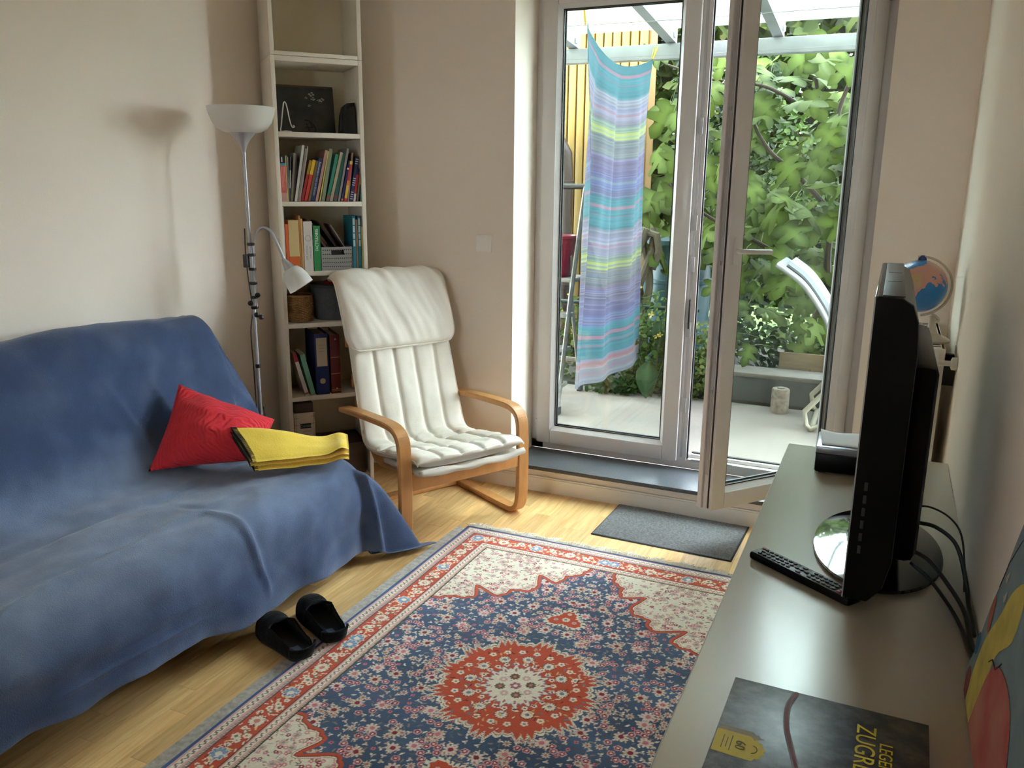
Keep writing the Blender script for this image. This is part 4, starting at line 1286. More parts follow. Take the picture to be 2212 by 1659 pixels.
# ------------------------------------------------------------------ yellow folded blanket
m_yel = M('yellow_fleece', (.92, .66, .10), .95, noise=(7, .08), bump=(160, .35), sheen=.3, spec=.1)
m_stitch = M('black_stitching', (.012, .01, .01), .8)
def blanket():
    t = thing('folded_blanket', 'folded yellow fleece blanket with dark stitched edge on the sofa seat', 'blanket', (-2.0, 2.45, .45))
    A = Vector((-2.195, 2.33, .545)); B = Vector((-2.045, 2.27, .458)); C_ = Vector((-1.825, 2.545, .446)); D_ = Vector((-1.915, 2.665, .462))
    NU, NV = 40, 22
    edges = []
    for k, (zo, th, sh) in enumerate(((.004, .018, 0.0), (.022, .016, .014), (.038, .017, .006))):
        vs = []; fs = []
        def P(u, v, s):
            p = A*(1-u)*(1-v)+B*(1-u)*v+C_*u*v+D_*u*(1-v)
            hump = .020*math.exp(-((u-.93)/.10)**2)*(1 if k == 2 else .6)+.014*math.sin(u*5+.5)*(1-v)*.8
            hump += .006*mnoise.noise(Vector((u*4, v*3, k)))
            p = p+Vector((0, 0, zo+hump+s*th/2*min(1, (math.sin(PI*min(.999, max(.001, v)))*3)**.5)))
            p += (A-D_).normalized()*(sh*(1-u))
            # rounded fold along the front edge
            if v > .86: p += Vector((.006, -.01, 0))*(v-.86)/.14*(1 if s > 0 else .6)
            return p
        for s in (1, -1):
            b = len(vs)
            for i in range(NU+1):
                for j in range(NV+1): vs.append(P(i/NU, j/NV, s))
            for i in range(NU):
                for j in range(NV):
                    q = (b+i*(NV+1)+j, b+(i+1)*(NV+1)+j, b+(i+1)*(NV+1)+j+1, b+i*(NV+1)+j+1); fs.append(q if s > 0 else q[::-1])
        n1 = (NU+1)*(NV+1)
        ring = [i*(NV+1) for i in range(NU+1)]+[NU*(NV+1)+j for j in range(1, NV+1)]+[i*(NV+1)+NV for i in range(NU-1, -1, -1)]+[j for j in range(NV-1, 0, -1)]
        for a, b in zip(ring, ring[1:]+ring[:1]): fs.append((a, b, n1+b, n1+a))
        me = mesh('fold_layer', vs, fs, True)
        obj('fold_layer', me, m_yel, t, True)
        mb = MB()
        line = [P(0, j/NV, 1)+Vector((0, 0, .001)) for j in range(NV+1)]
        mb.tube([p+(A-D_).normalized()*.002 for p in line], .0022, 6)
        for j in range(0, NV*2+1):
            v = j/(NV*2)
            mb.tube([P(0, v, 1)+Vector((0, 0, .0015)), P(.035, v, 1)+Vector((0, 0, .002))], .0011, 4)
            mb.tube([P(0, v, 1)+(A-D_).normalized()*.002, P(0, v, -1)+(A-D_).normalized()*.002], .0011, 4)
        mb.build('edge_stitching', m_stitch, t, True)['kind'] = 'stuff'
blanket()

# ================================================================== ARMCHAIR
m_beech = M('beech_veneer', (.50, .235, .075), .38, noise=(9, .12, 5), stretch=(3, 3, 1), spec=.45)
m_cream = M('cream_cotton', (.80, .745, .645), .9, noise=(6, .03), bump=(420, .25), sheen=.1, spec=.15)
m_cream2 = M('cream_lining', (.62, .57, .49), .92, bump=(300, .25))
ch = thing('armchair', 'cantilever armchair with bent beech arms and cream cushion', 'armchair', (-1.588, 3.066, 0), R(-29))
hoop = spline([(-.545, 0, .482), (-.40, 0, .495), (-.22, 0, .505), (-.10, 0, .507), (-.045, 0, .496), (-.012, 0, .466), (0, 0, .41), (.004, 0, .25), (0, 0, .11), (-.012, 0, .052), (-.045, 0, .021), (-.11, 0, .0135), (-.35, 0, .0135), (-.60, 0, .0135)], 90)
for y in (-.305, .305):
    MB().sweep([(p.x, y, p.z) for p in hoop], .060, .025, (0, 1, 0), .2).build('arm', m_beech, ch)
box('front_crossbar', (-.012, -.276, .245), (.012, .276, .325), m_beech, ch, .004)
box('rear_crossbar', (-.56, -.276, .002), (-.50, .276, .022), m_beech, ch, .004)
box('back_crossbar', (-.50, -.276, .44), (-.478, .276, .51), m_beech, ch, .004)
seatrail = spline([(.0, 0, .305), (-.2, 0, .285), (-.36, 0, .262), (-.44, 0, .29), (-.49, 0, .40), (-.57, 0, .64), (-.66, 0, .92)], 50)
for y in (-.19, .19): MB().sweep([(p.x-.02, y, p.z-.02) for p in seatrail], .05, .02, (0, 1, 0), .2).build('seat_rail', m_beech, ch)
for z_, x_ in ((.60, -.572), (.78, -.628)): box('back_slat', (x_-.008, -.25, z_-.03), (x_+.008, .25, z_+.03), m_beech, ch, .004)
cush = [(.055, .372), (.02, .386), (-.10, .372), (-.24, .350), (-.345, .335), (-.40, .338), (-.435, .372), (-.462, .45), (-.505, .59), (-.553, .75), (-.605, .90), (-.648, 1.0)]
cp = spline([(x, 0, z) for x, z in cush], 130)
HWc = .272
def cushion():
    ny = 71; n = len(cp); vs = []; fs = []
    seams = [-.162, -.054, .054, .162]
    tot = n-1
    for s in (1, -1):
        for i, p in enumerate(cp):
            a, b = cp[max(i-1, 0)], cp[min(i+1, n-1)]; t = (b-a).normalized(); nr = Vector((t.z, 0, -t.x)); nr = -nr if nr.z < 0 and nr.x < 0 else nr
            nr = Vector((-t.z, 0, t.x)); nr = nr if nr.x+nr.z > 0 else -nr
            u = i/tot
            wd = HWc*(1.0 if u < .4 else 1.0-.045*sm01((u-.4)/.6))
            for j in range(ny):
                y = -wd+2*wd*j/(ny-1); e = abs(y)/wd
                rnd_ = max(0., 1-e**8)**.5
                if s > 0:
                    ds = min(abs(y-q) for q in seams)
                    puff = .013*(1-math.exp(-(ds/.009)**2)*.75-.25*math.exp(-(ds/.03)**2))*rnd_
                    # cross seams on the seat
                    for c in (.145, .30):
                        puff -= .010*math.exp(-((u-c)/.012)**2)
                    puff += .004*mnoise.noise(Vector((u*9, y*9, 1)))+.002*mnoise.noise(Vector((u*25, y*22, 4)))
                    if u < .33: puff += .006*mnoise.noise(Vector((u*22, y*14, 7)))
                    d = .008*rnd_+puff
                else:
                    d = -.042*rnd_
                if u < .03: d *= (u/.03)**.5
                if u > .985: d *= max(0, (1-u)/.015)**.5
                sag = -.012*math.cos(e*PI/2) if .02 < u < .36 else 0
                vs.append(p+nr*(d)+Vector((0, y, sag)))
    m = n*ny
    for i in range(n-1):
        for j in range(ny-1):
            q = (i*ny+j, (i+1)*ny+j, (i+1)*ny+j+1, i*ny+j+1); fs.append(q); fs.append(tuple(m+k for k in q[::-1]))
    for i in range(n-1):
        fs.append((i*ny, m+i*ny, m+(i+1)*ny, (i+1)*ny)); fs.append((i*ny+ny-1, (i+1)*ny+ny-1, m+(i+1)*ny+ny-1, m+i*ny+ny-1))
    for j in range(ny-1):
        fs.append((j, j+1, m+j+1, m+j)); k = (n-1)*ny; fs.append((k+j, m+k+j, m+k+j+1, k+j+1))
    me = mesh('cushion', vs, fs, True)
    c = obj('cushion', me, m_cream, ch)
    # piping along both long sides
    for sgn in (-1, 1):
        MB().tube([(p.x, sgn*(HWc*(1-.045*sm01((i/(n-1)-.4)/.6))+.001), p.z-.006) for i, p in enumerate(cp)], .0038, 6).build('piping', m_cream, c)
cushion()
# second fold of the pad hanging below the front edge
pp_ = spline([(.062, 0, .352), (.075, 0, .335), (.06, 0, .318), (.02, 0, .316), (-.10, 0, .315), (-.25, 0, .302)], 26)
rows = []
for i, p in enumerate(pp_):
    rows.append([(p.x+.008*mnoise.noise(Vector((y*7, i*.2, 3))), y, p.z+.010*mnoise.noise(Vector((y*9, i*.15, 0)))-.012*math.cos(y/.27*PI/2)) for y in np.linspace(-.268, .268, 40)])
o = obj('seat_underpad', grid_mesh('seat_underpad', rows, len(rows), 40), m_cream2, ch); o.modifiers.new('thickness', 'SOLIDIFY').thickness = .018
# head pillow
def head_pillow():
    i0 = min(range(len(cp)), key=lambda i: abs(cp[i].z-.735)); seg = cp[i0:]
    extra = [Vector((-.665, 0, 1.028)), Vector((-.69, 0, 1.035)), Vector((-.715, 0, 1.02))]
    path = spline([seg[0], seg[len(seg)//2], seg[-1]]+extra, 46)
    ny = 64; vs = []; fs = []; n = len(path); HW = .288
    for s in (1, -1):
        for i, p in enumerate(path):
            a, b = path[max(i-1, 0)], path[min(i+1, n-1)]; t = (b-a).normalized(); nr = Vector((t.z, 0, -t.x))
            if nr.x < 0 and i < n*.6: nr = -nr
            u = i/(n-1); ru = (max(0, 1-abs(2*u-1)**5))**.5
            for j in range(ny):
                rc_ = .05; Lp = .345; q_ = max(0, abs(u-.5)*Lp-(Lp/2-rc_)); hw_ = HW-rc_+math.sqrt(max(0, rc_*rc_-q_*q_))
                y = -hw_+2*hw_*j/(ny-1); e = abs(y)/hw_; rr = max(0, 1-e**5)**.5
                f = ru*rr
                w_ = .009*mnoise.noise(Vector((y*13+u*2.5, u*1.6, 2)))+.006*mnoise.noise(Vector((y*28+u*5, u*2.5, 5)))
                d = (.034+.036*f+w_*f) if s > 0 else .030-.008*f
                cr = .03*(e**6)*(1 if abs(2*u-1) > .8 else 0)
                vs.append(p+nr*d+Vector((0, y*(1-.03*abs(2*u-1)**6), 0)))
    m = n*ny
    for i in range(n-1):
        for j in range(ny-1):
            q = (i*ny+j, (i+1)*ny+j, (i+1)*ny+j+1, i*ny+j+1); fs.append(q); fs.append(tuple(m+k for k in q[::-1]))
    ring = [j for j in range(ny)]+[i*ny+ny-1 for i in range(1, n)]+[(n-1)*ny+j for j in range(ny-2, -1, -1)]+[i*ny for i in range(n-2, 0, -1)]
    for a, b in zip(ring, ring[1:]+ring[:1]): fs.append((a, b, m+b, m+a))
    me = mesh('head_pillow', vs, fs, True)
    hpill = obj('head_pillow', me, m_cream, ch)
    MB().tube([(Vector(vs[k])+Vector(vs[m+k]))/2 for k in ring], .0055, 6, closed=True).build('piping', m_cream, hpill)
head_pillow()

# ================================================================== FLOOR LAMP
m_lampmetal = M('grey_lacquer', (.40, .40, .42), .35, metal=.4)
m_opal = M('opal_plastic', (.92, .91, .88), .3, trans=.5)
m_black = M('black_plastic', (.010, .010, .011), .45)
LX, LY = -2.475, 2.805
lamp = thing('floor_lamp', 'grey floor lamp with white bowl uplight and bent reading arm', 'lamp', (LX, LY, 0))
MB().lathe([(0, 0), (.125, 0), (.13, .006), (.125, .02), (.05, .032), (.014, .038), (.014, .06)], 40).build('base', m_lampmetal, lamp)
tube('pole', [(0, 0, .03), (-.003, 0, .9), (-.006, 0, 1.63)], .0078, m_lampmetal, lamp, 14)
MB().lathe([(.0108, .70), (.0115, .702), (.0115, .715), (.0108, .717)], 14).build('pole_joint', m_black, lamp)
MB().lathe([(.008, 1.612), (.0115, 1.622), (.018, 1.640), (.030, 1.661), (.046, 1.680), (.054, 1.689)], 28, (-.006, 0, 0)).build('funnel', m_lampmetal, lamp)
MB().lathe([(.046, 1.686), (.075, 1.690), (.100, 1.704), (.118, 1.728), (.129, 1.758), (.136, 1.787), (.133, 1.787), (.126, 1.758), (.115, 1.731), (.098, 1.708), (.074, 1.695), (.0, 1.692)], 48, (-.006, 0, 0)).build('bowl_shade', m_opal, lamp)
rx = Vector((.913, .409, 0))
def L2(a, z, f=0): return tuple(rx*a+Vector((-.409, .913, 0))*f+Vector((0, 0, z)))
arm = spline([L2(.002, 1.13, .012), L2(.004, 1.19, .012), L2(.018, 1.262), L2(.052, 1.305), L2(.088, 1.288), L2(.118, 1.225), L2(.142, 1.160)], 40)
tube('reading_arm', arm, .0062, m_lampmetal, lamp, 10)
ax = (rx*.53+Vector((0, 0, -.85))).normalized()
mm = Matrix.Translation(L2(.140, 1.165)) @ ax.to_track_quat('Z', 'Y').to_matrix().to_4x4()
cap_ = MB().lathe([(.007, -.012), (.012, 0), (.022, .03), (.026, .045)], 24, mat4=mm).build('shade_cap', m_lampmetal, lamp)
shd = MB().lathe([(.018, .034), (.034, .042), (.046, .062), (.0535, .092), (.056, .128), (.054, .128), (.0515, .092), (.044, .065), (.033, .046), (.0, .044)], 36, mat4=mm).build('reading_shade', m_opal, lamp)
MB().lathe([(.012, .045), (.014, .06), (.024, .08), (.026, .097), (.02, .112), (.0, .119)], 20, mat4=mm).build('bulb', m_opal, shd)
# clamp hardware beside the pole
tube('clamp_rod', [L2(.013, .96, -.004), L2(.011, 1.235, -.004)], .0035, m_lampmetal, lamp, 8)
for z in (1.235, 1.19, 1.13, 1.07, 1.01, .965): MB().lathe([(.0145, -.006), (.0165, -.003), (.0165, .003), (.0145, .006)], 14, (L2(.004, z)[0]-.003, L2(.004, z)[1], z)).build('cable_clip', m_black, lamp)
for (a, z) in ((-.012, .985), (.020, 1.02), (.030, .925), (.012, .935)): MB().lathe([(0, -.012), (.009, -.008), (.0125, 0), (.009, .008), (0, .012)], 12, L2(a, z, -.012)).build('clamp_knob', m_black, lamp)
box('switch', (-.011, -.01, -.028), (.011, .01, .028), m_black, lamp, .004, False, Matrix.Translation(L2(-.020, 1.165, -.008)))
cord = spline([L2(-.020, 1.30, -.004), L2(-.021, 1.19, -.008), L2(-.014, 1.05, -.006), L2(-.008, .96), L2(-.022, .86), L2(-.020, .70), L2(-.012, .5, -.012), L2(.012, .36, -.012), L2(.006, .2, -.012), L2(-.012, .08, -.012), L2(-.05, .04, 0)], 60)
tube('power_cord', cord, .0028, m_black, lamp, 7)
tube('power_cord', spline([L2(.010, .52, .01), L2(.018, .40, .01), L2(.012, .25, .01), L2(.012, .08, .01)], 24), .0028, m_black, lamp, 7)

# ================================================================== SLIPPERS
m_felt = M('black_felt', (.010, .010, .011), .95, noise=(90, .3), bump=(150, .6), sheen=.05, spec=.1)
m_insole = M('dark_insole', (.016, .018, .022), .9)
def slipper(label, loc, rot, sgn):
    t = thing('slipper', label, 'slipper', loc, rot, 'pair of black felt clogs')
    # x: heel (0) -> toe (.275); y across
    def width(x): 
        u = x/.275
        return (.036+.012*math.sin(PI*min(1, u*1.1)))*(1-.02*u) if u < .55 else (.0455*(max(0, 1-((u-.62)/.38)**2.6) if u > .62 else 1))**1.0 if u <= 1 else 0
    pts = [(.0, .004), (.004, .022), (.02, .033), (.06, .036), (.11, .039), (.16, .044), (.20, .045), (.235, .040), (.26, .026), (.272, .010), (.275, .0)]
    sp_ = spline([(x, w_, 0) for x, w_ in pts], 40)
    outl = [(p.x, max(0, p.y)*1.16) for p in sp_]
    # sole
    ol = [(x, w_) for x, w_ in outl]+[(x, -w_) for x, w_ in outl[::-1]]
    mb = MB(); n = len(ol)
    vs = [(x, y, 0) for x, y in ol]+[(x, y, .016) for x, y in ol]
    mb.add(vs, [tuple(range(n))[::-1], tuple(range(n, 2*n))]+[(i, (i+1) % n, n+(i+1) % n, n+i) for i in range(n)]); mb.build('sole', m_black, t)
    mb = MB(); vs = [(.01+x*.94, y*.9, .0175) for x, y in ol]; mb.add(vs, [tuple(range(n))]); ins = mb.build('insole', m_insole, t)
    box('insole_label', (.035, -.012, .0176), (.062, .012, .0182), M('label_blue', (.05, .07, .12), .6) if 'label_blue' not in bpy.data.materials else bpy.data.materials['label_blue'], ins, 0)
    # upper: side walls that stay open over the heel and close to a toe box
    rows = []; NS = 40; NA = 27
    for i in range(NS):
        u = i/(NS-1); x = .022+.252*u
        k = min(range(len(outl)), key=lambda q: abs(outl[q][0]-x)); w_ = max(.003, outl[k][1]+.003)
        hgt = .070 if u < .62 else .070*(max(0, 1-((u-.62)/.39)**2.3))**.5+.004
        op = 1.0 if u < .46 else 1-sm01((u-.46)/.10)
        wall = .040+.022*sm01((u-.05)/.45)
        row = []
        for a in np.linspace(-1, 1, NA):
            s_ = 1 if a >= 0 else -1; q = 1-abs(a)
            th = q*PI/2
            cy_, cz_ = w_*max(0, math.cos(th))**.75, .008+hgt*math.sin(th)**.8
            oy_, oz_ = w_*(1+.10*math.sin(PI*min(1, q*1.3))-.10*q), .008+wall*min(1, q*1.25)
            row.append((x, s_*(cy_*(1-op)+oy_*op), cz_*(1-op)+oz_*op))
        rows.append(row)
    vs = [p for r in rows for p in r]; fs = []
    for i in range(NS-1):
        for j in range(NA-1):
            if i/(NS-1) < .50 and j in (NA//2-1, NA//2): continue
            fs.append((i*NA+j, (i+1)*NA+j, (i+1)*NA+j+1, i*NA+j+1))
    # close the heel
    up = obj('upper', mesh('upper', vs, fs, True), m_felt, t); up.modifiers.new('thickness', 'SOLIDIFY').thickness = .006
    hp_ = []
    for a in np.linspace(-PI/2, PI/2, 15):
        hp_.append([(.024-.028*math.cos(a)-.004*k_, (.0385+.0015*k_)*math.sin(a), .008+.040*k_/3) for k_ in range(4)])
    hl = obj('heel', grid_mesh('heel', hp_, 15, 4), m_felt, t); hl.modifiers.new('thickness', 'SOLIDIFY').thickness = .006
slipper('black felt clog nearer the viewer, half on the rug edge', (-1.575, 1.915, .010), R(158), 1)
slipper('black felt clog farther from the viewer, beside its pair', (-1.545, 2.045, .010), R(150), -1)

# ================================================================== BOOKCASE across the corner
SA = R(48.76); SO = Vector((-2.513, 3.04, 0))
SW, SD, ST = .400, .28, .018
def SL(x, y, z): return Vector((SO.x+x*math.cos(SA)-y*math.sin(SA), SO.y+x*math.sin(SA)+y*math.cos(SA), z))
m_shelf = M('cream_laminate', (.78, .72, .61), .45, noise=(3, .03))
m_shelfback = M('shelf_back', (.68, .60, .44), .7)
bc = thing('bookcase', 'tall narrow cream bookcase standing across the corner of the room', 'bookcase', SO, SA)
for x in (0, SW-ST):
    box('side_panel', (x, 0, 0), (x+ST, SD, 2.022), m_shelf, bc, .0012)
    box('side_panel', (x, 0, 2.024), (x+ST, SD, 2.374), m_shelf, bc, .0012)
TOPS = [.075, .502, .852, 1.092, 1.406, 1.707]
for z in TOPS: box('shelf_board', (ST, .002 if z > .1 else .012, z-.021), (SW-ST, SD-.006, z), m_shelf, bc, .001)
box('shelf_board', (ST, .001, 2.0), (SW-ST, SD-.006, 2.022), m_shelf, bc, .001)
box('shelf_board', (ST, .001, 2.024), (SW-ST, SD-.006, 2.040), m_shelf, bc, .001)
box('shelf_board', (ST, .001, 2.353), (SW-ST, SD-.006, 2.374), m_shelf, bc, .001)
box('plinth', (ST, .02, 0), (SW-ST, .035, .054), m_shelf, bc, 0)
box('back_panel', (ST, SD-.006, .05), (SW-ST, SD-.002, 2.0), m_shelfback, bc, 0)
box('back_panel', (ST, SD-.006, 2.04), (SW-ST, SD-.002, 2.36), m_shelfback, bc, 0)
for x in (.05, .34):
    for y in (.03, .06): MB().lathe([(.003, -.0215), (.0035, -.0222), (0, -.0226)], 8, (x, y, 2.022)).build('screw_head', m_metal, bc)

m_page = M('page_block', (.60, .53, .41), .9, noise=(200, .1), stretch=(1, .02, .02))
def cmat(c, rough=.55):
    k = 'cover_%02x%02x%02x' % tuple(c)
    return bpy.data.materials.get(k) or M(k, srgb(*c), rough)
_font = None
def text_part(body, size, mat, parent, loc, rot, name='title_lettering', sx=1.0, align='CENTER'):
    cu = bpy.data.curves.new(name, 'FONT'); cu.body = body; cu.size = size; cu.align_x = align; cu.align_y = 'CENTER'; cu.extrude = .0002
    cu.materials.append(mat)
    tmp = bpy.data.objects.new('tmp_text', cu)
    me = bpy.data.meshes.new_from_object(tmp); bpy.data.objects.remove(tmp); bpy.data.curves.remove(cu)
    me.name = name
    if not me.materials: me.materials.append(mat)
    o = bpy.data.objects.new(name, me); COL.objects.link(o); o.parent = parent; o.location = loc; o.rotation_euler = rot; o.scale = (sx, 1, 1)
    return o
def book(name, label, x, z, w_, h, d, cover, lean=0, y=.012, group=None, bands=(), pages=True, title=None, cat='book', soft=False):
    """spine towards the room; lean>0 tips the top towards +x, pivoting on the lower corner that stays on the board"""
    px = x+w_ if lean > 0 else x
    t = thing(name, label, cat, SL(px, y, z), 0, group)
    t.rotation_euler = (Matrix.Rotation(SA, 3, 'Z') @ Matrix.Rotation(R(lean), 3, 'Y')).to_euler()
    x0, x1 = (-w_, 0) if lean > 0 else (0, w_)
    cm = cmat(cover)
    b = .0018
    mb = MB().box((x0, 0, 0), (x1, b, h)).box((x0, b, 0), (x0+b, d, h)).box((x1-b, b, 0), (x1, d, h))
    mb.build('cover', cm, t)
    if pages: box('page_block', (x0+b, b, .002), (x1-b, d-.004, h-.003), m_page, t)
    for (z0, z1, c) in bands: box('spine_band', (x0-.0002, -.0004, z0*h), (x1+.0002, .0008, z1*h), cmat(c), t)
    if title:
        s_, col, sz, zc, r_ = title
        text_part(s_, sz, cmat(col), t, ((x0+x1)/2, -.0009, zc*h), (R(90), R(r_), 0))
    return t
# --- row with picture books (zoomed pixel table: bottom x0,x1, top x, top y)
k1 = .000194; B0 = 115
G1 = 'books and sleeves on the crowded shelf'
def row1(name, label, b0, b1, tx, ty, cover, d=.17, **kw):
    h = (1585-ty)*.0001766*1.02; x = ST+(b0-B0)*k1; w_ = max(.004, (b1-b0)*k1)
    drift = .052*(1585-ty)
    dx = (tx-b0+drift)*k1
    lean = math.degrees(math.asin(max(-.5, min(.5, dx/h))))
    if abs(lean) < .8: lean = 0
    return book(name, label, x, TOPS[4], w_, h/math.cos(R(lean)), d, cover, lean, group=G1, **kw)
cb1 = row1('book', 'thick coral paperback with black label at the shelf end', 118, 250, 72, 470, (196, 96, 90), bands=((.83, 1.0, (16, 15, 15)), (.775, .83, (70, 140, 150)), (0, .19, (196, 150, 136))))
for (xa, z0_, z1_) in ((.0065, .062, .150), (.0125, .050, .150), (.0185, .085, .150)): box('spine_print', (xa, -.0006, z0_), (xa+.0022, .0002, z1_), cmat((222, 150, 140)), cb1)
box('spine_print', (.0085, -.0008, .172), (.0125, .0002, .193), cmat((220, 216, 208)), cb1)
row1('book', 'thin pale yellow booklet beside the coral paperback', 251, 271, 188, 470, (196, 180, 100))
row1('magazine', 'thin light grey magazine next to the yellow booklet', 272, 292, 240, 505, (150, 150, 146), pages=False)
row1('magazine', 'thin black and white magazine before the olive folder', 293, 322, 300, 500, (66, 66, 70), bands=((.3, .7, (170, 168, 160)),), pages=False)
row1('book', 'olive grey thin book before the dark red one', 323, 372, 385, 420, (112, 106, 88))
row1('book', 'very dark red thin book beside the first clear sleeve', 374, 408, 440, 420, (48, 20, 20))
row1('document_sleeve', 'clear document sleeve with white pages, tallest of the shelf', 412, 470, 572, 230, (188, 186, 178))
row1('book', 'grey brown spine between two clear sleeves', 472, 520, 640, 300, (128, 112, 98))
row1('document_sleeve', 'narrow grey clear sleeve before the red and yellow books', 521, 548, 690, 255, (156, 154, 150))
row1('book', 'narrow red book with olive yellow upper label', 550, 610, 738, 585, (140, 32, 34), bands=((.66, 1.0, (150, 124, 30)),))
row1('book', 'red book with bright yellow upper label', 634, 704, 812, 575, (186, 48, 44), bands=((.645, 1.0, (214, 170, 40)),))
row1('book', 'brown green paperback beside the navy cycling guide', 720, 776, 888, 590, (104, 84, 50))
row1('book', 'thick navy guide book with white spine lettering', 786, 876, 955, 530, (26, 44, 84), title=('Radwandern rund um Bremen', (205, 212, 225), .0125, .52, -90+180))
row1('document_sleeve', 'pinkish clear sleeve beside the navy guide book', 890, 950, 1098, 335, (170, 128, 118))
row1('magazine', 'thin yellow magazine in the middle of the shelf', 985, 1012, 1160, 350, (190, 172, 84), pages=False)
row1('document_sleeve', 'grey green clear sleeve before the green books', 1030, 1112, 1196, 300, (128, 136, 110))
row1('book', 'emerald green schoolbook with a red mark near its foot', 1140, 1212, 1342, 430, (40, 118, 96), bands=((.03, .13, (150, 80, 70)),))
row1('book', 'tan linen spine between the two green schoolbooks', 1226, 1292, 1450, 380, (172, 158, 128))
row1('book', 'dark green schoolbook with a dark red mark near its foot', 1312, 1400, 1495, 420, (28, 80, 68), bands=((.04, .12, (110, 60, 56)),))
row1('document_sleeve', 'grey clear sleeve leaning against the navy thin book', 1420, 1470, 1612, 280, (134, 130, 130))
row1('book', 'thin navy book with orange spots before the red one', 1496, 1542, 1652, 570, (36, 40, 92), bands=((.78, .82, (226, 200, 170)), (.02, .07, (214, 130, 90))))
row1('book', 'red and yellow thin dictionary with yellow top', 1570, 1632, 1692, 585, (190, 42, 42), bands=((.92, 1.0, (216, 196, 70)), (.08, .40, (218, 180, 70)), (.40, .52, (220, 130, 50))))
row1('book', 'dusky pink thin spine rising behind the dictionary', 1650, 1688, 1730, 380, (138, 110, 106))
row1('book', 'navy book with white stripes along the spine', 1702, 1772, 1832, 480, (30, 32, 76), bands=tuple((a, a+.018, (196, 196, 206)) for a in (.05, .10, .15, .20, .36, .41, .46, .51, .84, .89, .94)))
row1('book', 'short red book with navy top and white foot', 1790, 1842, 1872, 770, (178, 34, 46), bands=((.82, 1.0, (34, 34, 84)), (0, .24, (196, 196, 196))))
row1('book', 'short tan booklet near the end of the crowded shelf', 1876, 1910, 1926, 880, (140, 122, 96))
row1('book', 'short blue teal booklet at the very end of the crowded shelf', 1956, 2018, 1976, 930, (84, 134, 148))
# --- row with the green book
G2 = 'books on the shelf with the plastic basket'
z2 = TOPS[3]
book('thin_board', 'thin white board standing against the shelf side', ST+.001, z2, .006, .292, .20, (205, 200, 190), group=None, pages=False, cat='board')
def row2(name, label, x, w_, h, cover, d=.17, **kw): return book(name, label, x, z2, w_, h, d, cover, group=G2, **kw)
row2('book', 'narrow bright orange paperback at the shelf side', .0275, .013, .215, (206, 92, 50))
row2('book', 'thick beige and orange paperback', .042, .046, .232, (188, 88, 26), bands=((.30, 1.0, (196, 172, 120)),))
row2('book', 'thin brown orange hardback beside the beige paperback', .0895, .006, .252, (170, 116, 54))
row2('book', 'thin tan hardback beside the white book', .097, .009, .238, (190, 148, 96))
wb = row2('book', 'thick white book with a ring emblem on the spine', .108, .040, .226, (206, 200, 192))
ring = [(.02+.013*math.cos(a), -.0008, .15+.013*math.sin(a)) for a in np.linspace(0, 2*PI, 24, endpoint=False)]
MB().tube(ring, .0006, 4, closed=True).build('emblem', cmat((90, 84, 80)), wb)
text_part('DER ANFANG', .0105, cmat((120, 114, 108)), wb, (.013, -.0006, .085), (R(90), R(-90), 0)); text_part('VON ALLEM', .0105, cmat((120, 114, 108)), wb, (.029, -.0006, .085), (R(90), R(-90), 0))
gb = row2('book', 'green book with white title lettering', .1515, .032, .205, (40, 128, 70))
text_part('FACTFULNESS', .019, cmat((238, 240, 232)), gb, (.0165, -.0007, .142), (R(90), R(-90), 0), sx=.82)
for (x, lb) in ((.3365, 'teal book with white label, the one nearer the basket'), (.3625, 'teal book with white label, the one nearer the yellow booklet')):
    w_ = .0165
    tb = row2('book', lb, x-.002, w_-.002, .248, (26, 112, 128))
    for q in ((.44, .56), (.58, .68), (.70, .82), (.84, .96)): box('spine_label', (.003, -.0006, q[0]*.248), (w_-.005, .0004, q[1]*.248), cmat((186, 200, 200)), tb)
row2('book', 'thin brown booklet between the two teal books', .3505, .008, .232, (120, 92, 72))
row2('book', 'thin yellow booklet at the end of the basket shelf', .3765, .0048, .20, (200, 188, 96))
# perforated basket
m_bask = M('grey_basket_plastic', (.27, .25, .235), .6)
bs = thing('storage_basket', 'grey perforated plastic basket holding dark notebooks', 'basket', SL(.187, .016, z2), SA)
BW, BH, BD = .145, .108, .20
mb = MB()
def perforated(mb, W_, H_, place):
    """front or back wall with rows of slots and a grip hole, as a grid of cells"""
    xs = sorted(set([0, W_]+[v for k in range(14) for v in (.006+k*.0099, .006+k*.0099+.0055)])); xs = [x for x in xs if x <= W_]
    rowsz = [.012, .031, .050, .069, .088, .099]
    zs = sorted(set([0, H_]+[v for z in rowsz[:5] for v in (z+.004, z+.008)]+[.072, .093]))
    for i in range(len(xs)-1):
        for j in range(len(zs)-1):
            xc, zc = (xs[i]+xs[i+1])/2, (zs[j]+zs[j+1])/2
            slot = any(abs(zc-(r_+.006)) < .0021 for r_ in rowsz[:5]) and any(abs(xc-(.006+k*.0099+.00275)) < .0028 for k in range(14))
            grip = .045 < xc < .105 and .072 < zc < .093
            if slot or grip: continue
            place(mb, xs[i], xs[i+1], zs[j], zs[j+1])
perforated(mb, BW, BH, lambda m, a, b, c, d: m.box((a, 0, c), (b, .002, d)))
mb.build('front_wall', m_bask, bs)
box('back_wall', (0, BD-.002, 0), (BW, BD, BH), m_bask, bs); box('side_wall', (0, .002, 0), (.002, BD-.002, BH), m_bask, bs); box('side_wall', (BW-.002, .002, 0), (BW, BD-.002, BH), m_bask, bs); box('bottom', (0, 0, 0), (BW, BD, .002), m_bask, bs)
box('lining', (.004, .005, .002), (BW-.004, .008, BH-.004), M('basket_dark', (.01, .009, .008), .9), bs)
